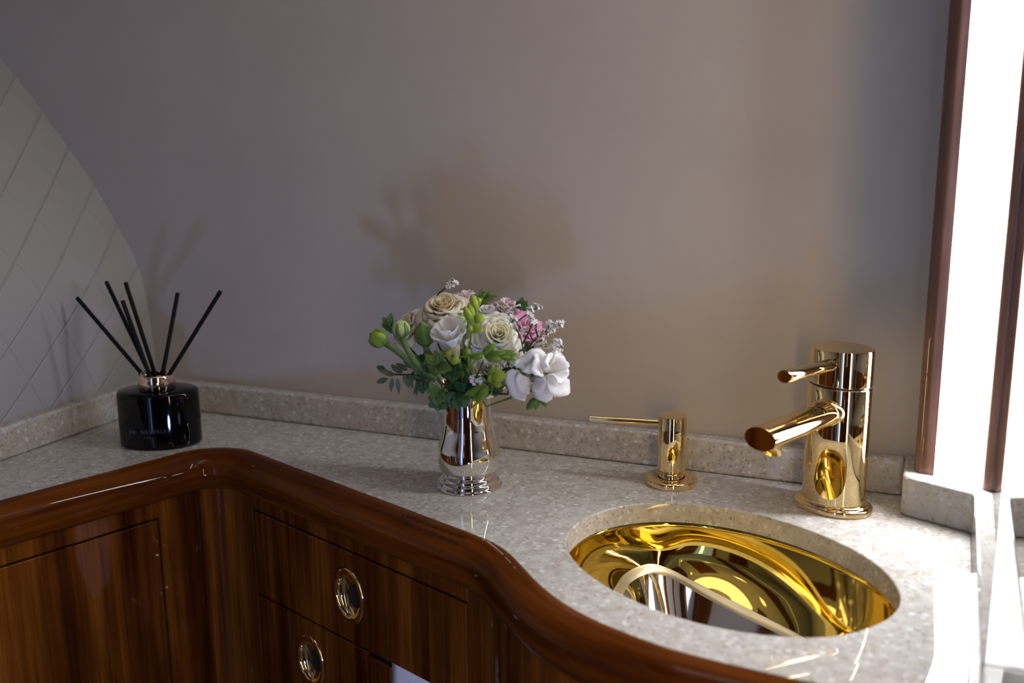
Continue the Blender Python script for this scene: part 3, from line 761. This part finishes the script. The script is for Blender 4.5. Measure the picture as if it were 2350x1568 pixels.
def freesia(px, py, Y, r, ax, lab, seed, lay=FRE, throat=P_IVORY):
    e = flower('white_freesia', px, py, Y, r, ax, lab, GF, lay, [P_WHITE], seed=seed, base=False)
    c = V(e.location); fr = frame(ax); Rm = r * K; X, Y_, Z = fr; mb = MB()
    rows = [[c + X * (Rm * q_ * math.cos(2 * PI * k / 14)) + Y_ * (Rm * q_ * math.sin(2 * PI * k / 14)) + Z * (Rm * h) for k in range(14)] for q_, h in [(.06, -1.0), (.09, -.8), (.13, -.45), (.22, -.15), (.26, .10), (.22, .25)]]
    mb.grid(rows, close_u=True); mb.build('flower_tube', throat, e)
    stem_to(e, c - Z * Rm * .95, LEAF_L, .0009, end=at(1140, 865, -.112) if px > 1200 else None); return e
freesia(1035, 775, -.165, 52, A3(.25, .85, .40), 'half-open white freesia at the front centre of the bouquet', 21)
freesia(1222, 868, -.158, 52, A3(.05, -.25, .95), 'white freesia hanging at the lower right, left one of the open pair', 22, FRO)
freesia(1262, 850, -.150, 52, A3(-.65, .35, .62), 'rightmost open white freesia with broad rounded petals', 23, FRO)
freesia(1280, 888, -.146, 24, A3(-.45, -.75, .35), 'small white freesia with a yellow throat drooping at the far right', 24, FRE, P_YEL)
freesia(1092, 800, -.150, 30, A3(-.30, .80, .50), 'narrow greenish-white freesia between the open white one and the ivory rose', 25, FRE, P_GRNPET)

def bud_mesh(mb, base, tip, r, n=12):
    ax = tip - base; ln = ax.length; X, Y_, Z = frame(ax); rows = []
    for q_, h in [(.12, 0), (.62, .12), (.95, .34), (1.0, .5), (.86, .70), (.52, .88), (.15, .98), (.02, 1.0)]:
        rows.append([base + X * (r * q_ * math.cos(2 * PI * k / n)) + Y_ * (r * q_ * math.sin(2 * PI * k / n)) + Z * (ln * h) for k in range(n)])
    mb.grid(rows, close_u=True)
def leaf_mesh(mb, base, tip, w, face=None, droop=.12, fold=.25, n=10, nu=6, wave=.0, pos=.42):
    face = V(face) if face is not None else TOCAM
    ax = tip - base; ln = ax.length; d = ax.normalized(); sd = d.cross(face)
    if sd.length < .05: sd = d.cross(UPV)
    sd.normalize(); nn = sd.cross(d).normalized(); rows = []
    for j in range(n + 1):
        v = j / n; ww = w * (math.sin(PI * v ** (math.log(.5) / math.log(pos))) ** .85 if 0 < v < 1 else 0) + w * .03
        c = base + ax * v - nn * (droop * ln * (v * v)) + sd * (wave * ln * math.sin(v * 3))
        rows.append([c + sd * (ww * u) + nn * (fold * ww * abs(u) + .12 * w * math.sin(j * 1.9) * abs(u)) for u in [2 * i / nu - 1 for i in range(nu + 1)]])
    mb.grid(rows)

# round ranunculus-like green buds on bare stems
def round_bud(px, py, Y, r, ax, lab, end_px, bend, m, pet=None, seed=0):
    c = at(px, py, Y); Rm = r * K; e = empty('flower_bud', tuple(c), lab, 'flower bud', 'round green buds in the vase'); fr = frame(ax); X, Y_, Z = fr
    mb = MB(); rows = [[c + X * (Rm * math.sin(a) * math.cos(2 * PI * k / 24)) + Y_ * (Rm * math.sin(a) * math.sin(2 * PI * k / 24)) + Z * (-Rm * math.cos(a) * .92) for k in range(24)] for a in [.05 + (PI - .1) * j / 12 for j in range(13)]]
    mb.grid(rows, close_u=True); mb.build('closed_petals', pet or P_GRNPET, e)
    mb = MB()
    for i in range(6):
        a0 = i * PI / 3 + seed; rws = []
        for q in range(13):
            t = q / 12; th = .04 + t * 2.45; wd = .56 * math.sin(PI * min(1, .12 + t * .88)) ** .7 + .02; rr = Rm * (1.03 + .02 * t + (.10 * max(0, t - .85) / .15)) * (.96 if False else 1)
            rws.append([c + (X * math.cos(a0 + wd * u_ / max(.35, math.sin(th))) + Y_ * math.sin(a0 + wd * u_ / max(.35, math.sin(th)))) * (rr * math.sin(th)) + Z * (-rr * math.cos(th) * .93) for u_ in (-.5, -.25, 0, .25, .5)])
        mb.grid(rws)
    mb.build('sepals', m, e, solid=.0003)
    b = c - Z * Rm * .95; en = at(*end_px); mb = MB(); mb.tube(curve_pts(b, en, bend), [.0032 - .0006 * math.sin(i / 10 * 3) for i in range(11)], 10); mb.build('stem', LEAF_S if m is not LEAF_D else LEAF, e)
round_bud(868, 777, -.135, 21, A3(.55, .35, .35), 'round green bud at the far left of the bouquet', (985, 880, -.125), V((0, 0, .006)), LEAF_L, P_LIME, seed=31)
round_bud(921, 755, -.150, 20, A3(.05, 1, .05), 'striped green bud on a thick curved stem in front of the left cream rose', (1000, 872, -.140), V((-.006, 0, -.008)), LEAF_S, P_GRNPET, seed=32)
round_bud(975, 776, -.160, 19, A3(.1, .9, -.2), 'dark green pointed bud left of the white freesia at the front', (990, 860, -.135), V((0, 0, 0)), LEAF, LEAF, seed=33)
_o = bpy.data.objects.get('flower_bud.002')
mb = MB(); leaf_mesh(mb, at(978, 792, -.168), at(966, 738, -.166), .0085, TOCAM, .0, -.5); mb.build('sepal', LEAF, _o, solid=.0003)

def sprig(name, label, cat, stems, leaves, lm, sm, buds=(), bm_=None, face=None, end=None, group='green sprigs in the vase', sr=.0008):
    p0 = at(*stems[0][0]); e = empty(name, tuple(p0), label, cat, group)
    mb = MB()
    for st in stems:
        pts = [at(*p) for p in st]; mb.tube(pts, sr, 7)
    if end is not False:
        mb.tube(curve_pts(at(*stems[0][0]), MOUTH + V((rnd.uniform(-.008, .008), rnd.uniform(-.008, .008), -.02)), V((0, 0, 0))), sr * 1.2, 7)
    mb.build('stem', sm, e)
    if leaves:
        mb = MB()
        for x0, y0, x1, y1, Y, w, *k in leaves:
            dy = k[0] if k else 0
            leaf_mesh(mb, at(x0, y0, Y), at(x1, y1, Y + dy), w * K, (TOCAM + V((rnd.uniform(-.5, .5), rnd.uniform(-.4, .3), rnd.uniform(-.4, .5)))), rnd.uniform(.02, .14), rnd.uniform(.1, .4))
        mb.build('leaves', lm, e, solid=.0003)
    for x0, y0, x1, y1, Y, r in buds:
        mb = MB(); bud_mesh(mb, at(x0, y0, Y), at(x1, y1, Y), r * K); mb.build('bud', bm_, e)
    return e
# upright freesia bud spike
sprig('freesia_spike', 'upright spike of green freesia buds above the ivory rose', 'bud spike', [[(1078, 790, -.160), (1082, 760, -.163), (1085, 735, -.163), (1098, 702, -.160), (1106, 685, -.155)]], [], LEAF_L, LEAF_L,
      [(1083, 762, 1072, 745, -.166, 7), (1084, 745, 1066, 703, -.168, 9), (1086, 738, 1076, 695, -.165, 9), (1094, 718, 1082, 675, -.162, 9), (1090, 738, 1110, 722, -.170, 11), (1102, 695, 1094, 683, -.158, 6)], P_LIME, end=None)
sprig('freesia_spike', 'yellow-green freesia buds beside the top of the front white freesia', 'bud spike', [[(1065, 775, -.155), (1062, 750, -.155)]], [], LEAF_L, LEAF_L, [(1068, 742, 1052, 718, -.152, 11), (1080, 762, 1108, 748, -.160, 9)], P_LIME)
sprig('freesia_spike', 'spray of green freesia buds lying across the lower right under the ivory rose', 'bud spike', [[(1050, 822, -.172), (1075, 815, -.176), (1105, 812, -.180), (1140, 818, -.178), (1170, 820, -.175)]],
      [], LEAF_L, LEAF_L, [(1107, 812, 1138, 790, -.181, 9), (1120, 812, 1160, 808, -.182, 6), (1110, 814, 1152, 828, -.178, 10), (1135, 815, 1180, 806, -.176, 7), (1140, 818, 1186, 812, -.172, 6), (1145, 820, 1184, 824, -.172, 6), (1078, 818, 1110, 818, -.176, 8), (1075, 800, 1068, 822, -.168, 10)], LEAF_L)
sprig('freesia_spike', 'pair of small round yellow-green buds under the front white freesia', 'bud spike', [[(1075, 815, -.170), (1055, 822, -.172)], [(1055, 822, -.172), (1038, 815, -.170)]], [], LEAF_L, LEAF_L,
      [(1052, 818, 1036, 836, -.175, 9), (1036, 805, 1020, 818, -.172, 9), (1000, 836, 976, 812, -.172, 9)], P_LIME)
sprig('freesia_spike', 'yellow-green buds low at the right, beside the hanging freesia', 'bud spike', [[(1130, 900, -.160), (1128, 875, -.165), (1130, 860, -.165)]], [], LEAF_L, LEAF_L,
      [(1128, 864, 1162, 862, -.170, 13), (1125, 872, 1132, 838, -.163, 7), (1128, 878, 1152, 884, -.168, 10), (1128, 885, 1126, 860, -.166, 9)], P_LIME)
sprig('freesia_spike', 'green buds hanging over the right of the vase rim', 'bud spike', [[(1112, 885, -.145), (1100, 898, -.150), (1090, 905, -.155)]], [], LEAF_L, LEAF_L,
      [(1118, 886, 1062, 910, -.160, 9), (1120, 885, 1094, 924, -.163, 10), (1105, 895, 1082, 922, -.158, 7)], LEAF_L)
sprig('freesia_spike', 'green leaflets dangling below the rightmost freesia', 'bud spike', [[(1240, 890, -.150), (1245, 900, -.150), (1240, 912, -.150)]], [], LEAF, LEAF,
      [(1245, 898, 1252, 935, -.152, 9), (1236, 912, 1208, 940, -.152, 9), (1238, 914, 1228, 942, -.150, 6), (1247, 880, 1274, 898, -.150, 8)], LEAF)
# leafy greens
sprig('leaf_sprig', 'lobed dark leaf sticking out at the upper left of the bouquet', 'foliage', [[(918, 775, -.11), (895, 750, -.11), (888, 735, -.11)]],
      [(892, 745, 898, 719, -.11, 8), (892, 745, 877, 728, -.11, 7), (892, 747, 874, 745, -.11, 7), (894, 752, 903, 735, -.108, 8), (897, 765, 900, 745, -.108, 8), (896, 757, 882, 750, -.11, 6)], LEAF, LEAF)
sprig('leaf_sprig', 'dark leaf standing up behind the blush bloom at upper right', 'foliage', [[(1190, 745, -.08), (1195, 715, -.078)]],
      [(1193, 722, 1199, 682, -.078, 12), (1193, 722, 1211, 692, -.08, 9), (1193, 720, 1187, 690, -.078, 8), (1196, 735, 1212, 706, -.078, 8)], LEAF_D, LEAF_D)
sprig('leaf_sprig', 'fresh green leaf tuft at the very top of the bouquet', 'foliage', [[(1100, 720, -.09), (1108, 690, -.088)]],
      [(1108, 690, 1106, 663, -.088, 9), (1108, 690, 1122, 664, -.09, 8), (1110, 688, 1140, 678, -.09, 7), (1108, 692, 1122, 706, -.092, 7), (1106, 690, 1094, 676, -.088, 8), (1110, 684, 1124, 672, -.088, 8)], LEAF, LEAF)
L1 = []
for x, y, dx, dy in [(945, 845, -18, -20), (935, 850, -22, -14), (925, 855, -20, -10), (915, 855, -14, -16), (905, 862, -22, -8), (895, 860, -24, -14), (890, 868, -22, 10), (900, 868, -2, 28), (912, 868, 3, 32), (925, 862, 12, 26), (938, 858, 8, 30), (950, 850, -10, 34), (885, 850, -18, -8), (930, 865, 26, 4), (960, 868, -4, 36), (955, 870, 12, 30), (960, 850, -20, -26)]:
    L1.append((x, y, x + dx * 1.25, y + dy * 1.2, -.125 + rnd.uniform(-.01, .01), 5 if abs(dy) > 24 else 6.5))
sprig('rosemary_sprig', 'grey-green narrow-leaved sprig reaching out at the left', 'foliage', [[(985, 885, -.12), (950, 860, -.125), (910, 860, -.125), (880, 855, -.125), (868, 845, -.125)]], L1, LEAF_G, TWIG, end=None)
L1 = [(960, 870, 955, 895, -.13, 4), (965, 872, 948, 908, -.13, 4), (970, 875, 972, 905, -.13, 7), (975, 878, 985, 895, -.13, 6), (968, 870, 950, 860, -.13, 6), (955, 868, 961, 893, -.128, 3), (975, 880, 965, 900, -.13, 5)]
sprig('rosemary_sprig', 'thin dark sprig with trailing leaves above the left of the vase rim', 'foliage', [[(1000, 890, -.125), (975, 880, -.13), (955, 868, -.13)]], L1, LEAF_D, TWIG)
OR = [((1005, 838), [(-32, -14, 12), (-22, -26, 11), (-6, -34, 9), (12, -34, 9), (16, 18, 13), (-22, 12, 13), (-8, 22, 12), (30, 10, 12)], -.168, LEAF, 'bright oregano-like sprig at the front under the dark green bud'),
      ((1040, 850), [(-24, 4, 14), (18, 14, 16), (34, -10, 12), (0, 26, 14), (-10, -22, 12)], -.158, LEAF_D, 'broad dark leaves at the front centre above the vase'),
      ((1005, 900), [(-28, -6, 13), (-26, 14, 12), (-4, 32, 12), (14, 22, 13), (30, 10, 14), (-18, -18, 10)], -.160, LEAF, 'light green leaf cluster over the left of the vase rim'),
      ((1040, 895), [(-14, 34, 16), (12, 36, 16), (34, 22, 15), (-30, 8, 15), (26, -10, 14), (4, -24, 14)], -.150, LEAF_D, 'dark leaf cluster hanging over the front of the vase rim'),
      ((1075, 885), [(-8, 44, 12), (22, 36, 12), (34, 12, 12), (-26, 10, 12), (24, -20, 12), (0, -30, 12)], -.142, LEAF_D, 'dark leaves behind the hanging buds at the vase rim'),
      ((985, 850), [(-26, -6, 13), (-20, 16, 13), (-2, 26, 12), (14, -20, 12), (-10, -26, 12)], -.138, LEAF_D, 'dark leaves behind the thick curved stem'),
      ((1060, 825), [(-20, -14, 12), (20, 14, 13), (30, -8, 12), (-26, 14, 12), (4, 28, 13), (-4, -24, 12)], -.135, LEAF_D, 'dark leaves deep in the bouquet centre'),
      ((1100, 862), [(-20, -10, 12), (22, 12, 12), (26, -12, 10), (-20, 18, 12), (2, 26, 12)], -.118, LEAF_D, 'dark leaves low behind the pale rose'),
      ((1180, 850), [(-20, -14, 10), (18, 14, 10), (24, -12, 9), (-20, 16, 10), (2, 26, 10), (2, -24, 10)], -.112, LEAF_D, 'dark leaves between the pale rose and the hanging freesia'),
      ((1205, 790), [(-14, -14, 9), (14, 14, 9), (18, -12, 8), (-14, 16, 9), (2, 22, 9)], -.098, LEAF_D, 'dark leaves behind the white floret sprigs'),
      ((1008, 915), [(-24, 20, 12), (-4, 30, 13), (16, 26, 13), (-28, -4, 11), (24, 6, 12)], -.146, LEAF_D, 'dark leaves drooping over the left part of the vase rim'),
      ((1048, 905), [(-16, 36, 14), (4, 38, 14), (24, 32, 13), (-30, 14, 12), (30, 10, 12)], -.156, LEAF_D, 'dark rounded leaves hanging lowest in front of the vase'),
      ((1135, 890), [(-18, -12, 11), (20, 8, 12), (24, -14, 11), (-20, 14, 11), (4, 22, 11), (0, -24, 11)], -.128, LEAF_D, 'dark leaves right of the vase rim behind the low florets'),
      ((1165, 870), [(-18, -12, 9), (20, 10, 9), (24, -14, 9), (-16, 18, 9), (6, 26, 9), (0, -24, 9), (28, 20, 8)], -.125, LEAF_G, 'grey-green leaves between the low florets and the hanging freesia'),
      ((975, 830), [(-26, -10, 12), (22, 10, 13), (-22, 14, 12), (4, -24, 12), (2, 24, 12)], -.118, LEAF_D, 'dark leaves under the left cream rose')]
for (x, y), lv, Y, lm, lab in OR:
    sprig('leaf_sprig', lab, 'foliage', [[(x, y, Y), (x + 2, y - 6, Y)]], [(x, y, x + a, y + b, Y - .004, w, rnd.uniform(-.012, .006)) for a, b, w in lv], lm, LEAF)

# sprigs of tiny white florets
def floret(mb, g, p, ax, s):
    X, Y_, Z = frame(ax); b = p - Z * s * 1.1
    g.grid([[b + X * (s * q_ * math.cos(2 * PI * k / 6)) + Y_ * (s * q_ * math.sin(2 * PI * k / 6)) + Z * (s * h) for k in range(6)] for q_, h in [(.10, -.5), (.32, .2), (.36, .9)]], close_u=True)
    for i in range(5):
        a = 2 * PI * i / 5; d = X * math.cos(a) + Y_ * math.sin(a); t = Z.cross(d)
        mb.add([p + d * s * .12, p + d * s * .62 + t * s * .34 + Z * s * .12, p + d * s * 1.15 + Z * s * .25, p + d * s * .62 - t * s * .34 + Z * s * .12], [(0, 1, 2, 3)])
    mb.grid([[b + X * (s * q_ * math.cos(2 * PI * k / 6)) + Y_ * (s * q_ * math.sin(2 * PI * k / 6)) + Z * (s * h) for k in range(6)] for q_, h in [(.26, .6), (.30, 1.15), (.12, 1.15)]], close_u=True)
P_FLO = mat('floret_white', (.85, .84, .88), .6)
def statice(label, twigs, seed, end=True):
    rg = random.Random(seed); e = empty('white_floret_sprig', tuple(at(*twigs[0][0][:3])), label, 'filler flower', 'sprigs of tiny white florets in the vase')
    ms, mf, mg = MB(), MB(), MB()
    for tw in twigs:
        pts = [at(*p[:3]) for p in tw]; ms.tube(pts, [.0008 - .0004 * i / (len(pts) - 1) for i in range(len(pts))], 6)
        st = tw[0][3] if len(tw[0]) > 3 else .35
        tot = len(pts) - 1
        for q in range(int(tw[-1][3] if len(tw[-1]) > 3 else 12)):
            t = st + (1 - st) * rg.random() ** .75; k = min(int(t * tot), tot - 1); p = pts[k].lerp(pts[k + 1], t * tot - k)
            d = (pts[-1] - pts[-2]).normalized() * .8 + V((rg.uniform(-1, 1), rg.uniform(-1, .4), rg.uniform(-.5, 1)))
            d.normalize(); p2 = p + d * rg.uniform(.0015, .0048)
            ms.tube([p, p2 - d * .001], .0003, 4, False); floret(mf, mg, p2, d, rg.uniform(.0014, .0023))
    if end: ms.tube(curve_pts(at(*twigs[0][0][:3]), MOUTH, V((0, 0, 0))), .0009, 6)
    ms.build('stem', TWIG, e); mf.build('florets', P_FLO, e, smooth=False); mg.build('calyces', LEAF_S, e)
statice('sprig of tiny white buds sticking up above the large cream rose', [[(990, 700, -.10, .62), (1008, 672, -.10), (1022, 662, -.10), (1042, 650, -.10, 18)]], 1)
statice('sprig of tiny white florets in front of the pink bloom', [[(1205, 820, -.155, .45), (1195, 775, -.155), (1180, 745, -.155), (1172, 725, -.155, 20)], [(1200, 790, -.15, .3), (1222, 745, -.15), (1212, 720, -.15), (1216, 712, -.15, 20)], [(1182, 742, -.153, .5), (1205, 725, -.15), (1222, 712, -.148), (1236, 706, -.145, 12)]], 2)
statice('longest sprig of tiny white florets, pointing out at the far right', [[(1200, 820, -.14, .4), (1222, 785, -.14), (1250, 765, -.14), (1290, 743, -.14, 40)], [(1225, 785, -.14, .4), (1215, 765, -.145), (1200, 760, -.147, 10)], [(1235, 775, -.14, .3), (1228, 750, -.14), (1226, 738, -.14, 12)], [(1250, 765, -.14, .3), (1258, 752, -.14), (1262, 742, -.14, 12)]], 3)
statice('sprig of tiny white florets above the rightmost white freesia', [[(1190, 830, -.14, .35), (1215, 805, -.14), (1240, 793, -.14), (1282, 800, -.14, 44)], [(1215, 805, -.142, .3), (1232, 786, -.142), (1246, 782, -.142, 12)], [(1195, 830, -.15, .2), (1215, 815, -.15), (1235, 812, -.15, 14)], [(1262, 796, -.14, .2), (1275, 790, -.14), (1280, 786, -.14, 8)]], 4)
statice('sprig of tiny white florets low in the middle, under the green bud spray', [[(1150, 900, -.175, .5), (1125, 880, -.175), (1100, 872, -.175), (1084, 872, -.175, 24)], [(1090, 872, -.175, .45), (1100, 850, -.175), (1108, 832, -.175), (1110, 825, -.175, 12)]], 5)
statice('sprig of tiny white florets tucked left of the hanging freesia', [[(1165, 905, -.15, .1), (1170, 885, -.15), (1180, 865, -.152), (1190, 850, -.152, 30)], [(1165, 890, -.15, .2), (1180, 888, -.15), (1198, 898, -.15, 18)], [(1155, 860, -.15, .4), (1172, 840, -.15), (1184, 830, -.15, 8)]], 6)
statice('few tiny white florets beside the dark green pointed bud', [[(1010, 800, -.155, .3), (1003, 785, -.157), (996, 772, -.158, 9)]], 7)

# ------------------------------------------------------------------ reed diffuser
BC = V((-.7470, -.1060, ZC)); BA = R(27)
df = empty('diffuser_bottle', tuple(BC), 'black oval glass reed diffuser bottle with rose gold collar in the corner', 'diffuser')
mb = MB(); a_, b_ = .0415, .0290
def sup(prof): mb.lathe(prof, 96, (BC.x, BC.y), 1, b_ / a_, BA)
sup([(.0001, z + .0002), (.0400, z + .0002), (.0412, z + .0012), (.0414, z + .004), (a_, z + .020), (.0413, z + .0530), (.0408, z + .0562), (.0395, z + .0578), (.0200, z + .0582), (.0140, z + .0583), (.0001, z + .0583)])
mb.build('bottle', BLACKG, df)
CZ = z + .0582
mb = MB(); mb.lathe([(.0150, CZ), (.0178, CZ + .0002), (.0186, CZ + .001), (.0186, CZ + .0155), (.0180, CZ + .0167), (.0170, CZ + .0170), (.0125, CZ + .0170), (.0118, CZ + .0160), (.0118, CZ + .004)], 64, (BC.x, BC.y)); mb.build('collar', ROSEG, df)
bx = V((math.cos(BA), math.sin(BA), 0)); by = V((math.sin(BA), -math.cos(BA), 0))
text_mesh('printed_name', 'PR  NEDERLEY', .0052, SILVINK, BC + by * (b_ + .0003) - bx * .004 + V((0, 0, .0205)), bx, V((0, 0, 1)), df, extrude=.00003, space=1.25)
text_mesh('printed_name', 'P A R F U M', .0024, SILVINK, BC + by * (b_ + .0003) - bx * .004 + V((0, 0, .0145)), bx, V((0, 0, 1)), df, extrude=.00003)
base = V((BC.x, BC.y, CZ + .006))
lbl = ['leftmost black reed leaning far left in the diffuser bottle', 'tall black reed second from the left in the diffuser', 'short black reed between the two tall left ones in the diffuser', 'tall black reed third from the left, nearest upright of the left cluster', 'black reed leaning slightly right in the diffuser bottle', 'rightmost black reed leaning far right in the diffuser bottle']
for (px, py, Y, bx_), lb in zip([(177, 684, -.100, -8), (244, 647, -.075, -6), (281, 690, -.120, -2), (288, 649, -.080, 1), (408, 672, -.085, 5), (506, 669, -.095, 9)], lbl):
    tip = at(px, py, Y); b = V((BC.x + bx_ * .0008, BC.y + (Y + .09) * .12, CZ + .004))
    mb = MB(); mb.tube([b, tip], .0022, 12); o = mb.build('diffuser_reed', REED, auto=40); tag(o, lb, 'reed', 'black reeds in the diffuser')

# ------------------------------------------------------------------ ceiling lights
for i, (x, y, w, h_) in enumerate([(-.62, -.95, .9, .02), (.0, -.45, .03, .45)]): pass
def downlight(x, y, lab):
    e = empty('ceiling_downlight', (x, y, 1.95), lab, 'light', 'round ceiling downlights')
    mb = MB(); mb.lathe([(.0001, 1.944), (.026, 1.944)], 24, (x, y)); mb.build('bulb', M_SPOT, e)
    mb = MB(); mb.lathe([(.026, 1.944), (.034, 1.943), (.036, 1.9499)], 24, (x, y)); mb.build('bezel', SILVER, e)
SPOTS = [(-.38, -.16), (-.50, -.62), (-.20, -.66), (-.40, -1.15), (-.90, -.75), (.10, -1.40)]
for (x, y), w_ in zip(SPOTS, ['closest to the back wall', 'left of the middle', 'right above the basin edge', 'halfway to the doorway', 'nearest the quilted wall', 'nearest the dark door']): downlight(x, y, 'small round ceiling downlight, ' + w_)
def lightline(a, b, w, lab):
    mb = MB(); a = V((*a, 1.945)); b = V((*b, 1.945)); d = (b - a).normalized(); s_ = V((-d.y, d.x, 0)) * w / 2
    mb.prism([tuple((a + s_).xy), tuple((a - s_).xy), tuple((b - s_).xy), tuple((b + s_).xy)], 1.944, 1.9498)
    tag(mb.build('ceiling_light_line', M_STRIP, smooth=False), lab, 'light')
lightline((-1.0, -.75), (-1.0, -1.6), .012, 'long ceiling light line by the quilted wall, outside the picture')
lightline((.03, -.80), (-.36, -.95), .036, 'ceiling light line above the basin side, outside the picture')
lightline((-.20, -1.35), (-.60, -1.15), .030, 'ceiling light line towards the doorway, outside the picture')

cl = empty('bowl_glint_panel', (-.29, -.34, 1.95), 'flat rectangular light panel added above the basin for its reflection there, outside the picture', 'light')  # added panel whose reflection gives the gold bowl its bright patch
mb = MB(); mb.box((-.54, -.43, 1.940), (-.04, -.25, 1.9495)); mb.build('diffuser', M_GLINT, cl, smooth=False)
mb = MB(); mb.box((-.555, -.445, 1.944), (-.025, -.235, 1.9499)); mb.build('frame', SILVER, cl, smooth=False)

for i_, (x0, x1) in enumerate([(-.82, -.66), (.0, .045), (-.36, -.30)]):
    mb = MB(); mb.box((x0, -2.09 if i_ < 2 else -1.0, 1.936), (x1, .0 if i_ < 2 else -.50, 1.9499)); struct(mb.build('trim_%d' % (7 + i_), WOOD_F, smooth=False), 'mahogany strip on the ceiling')
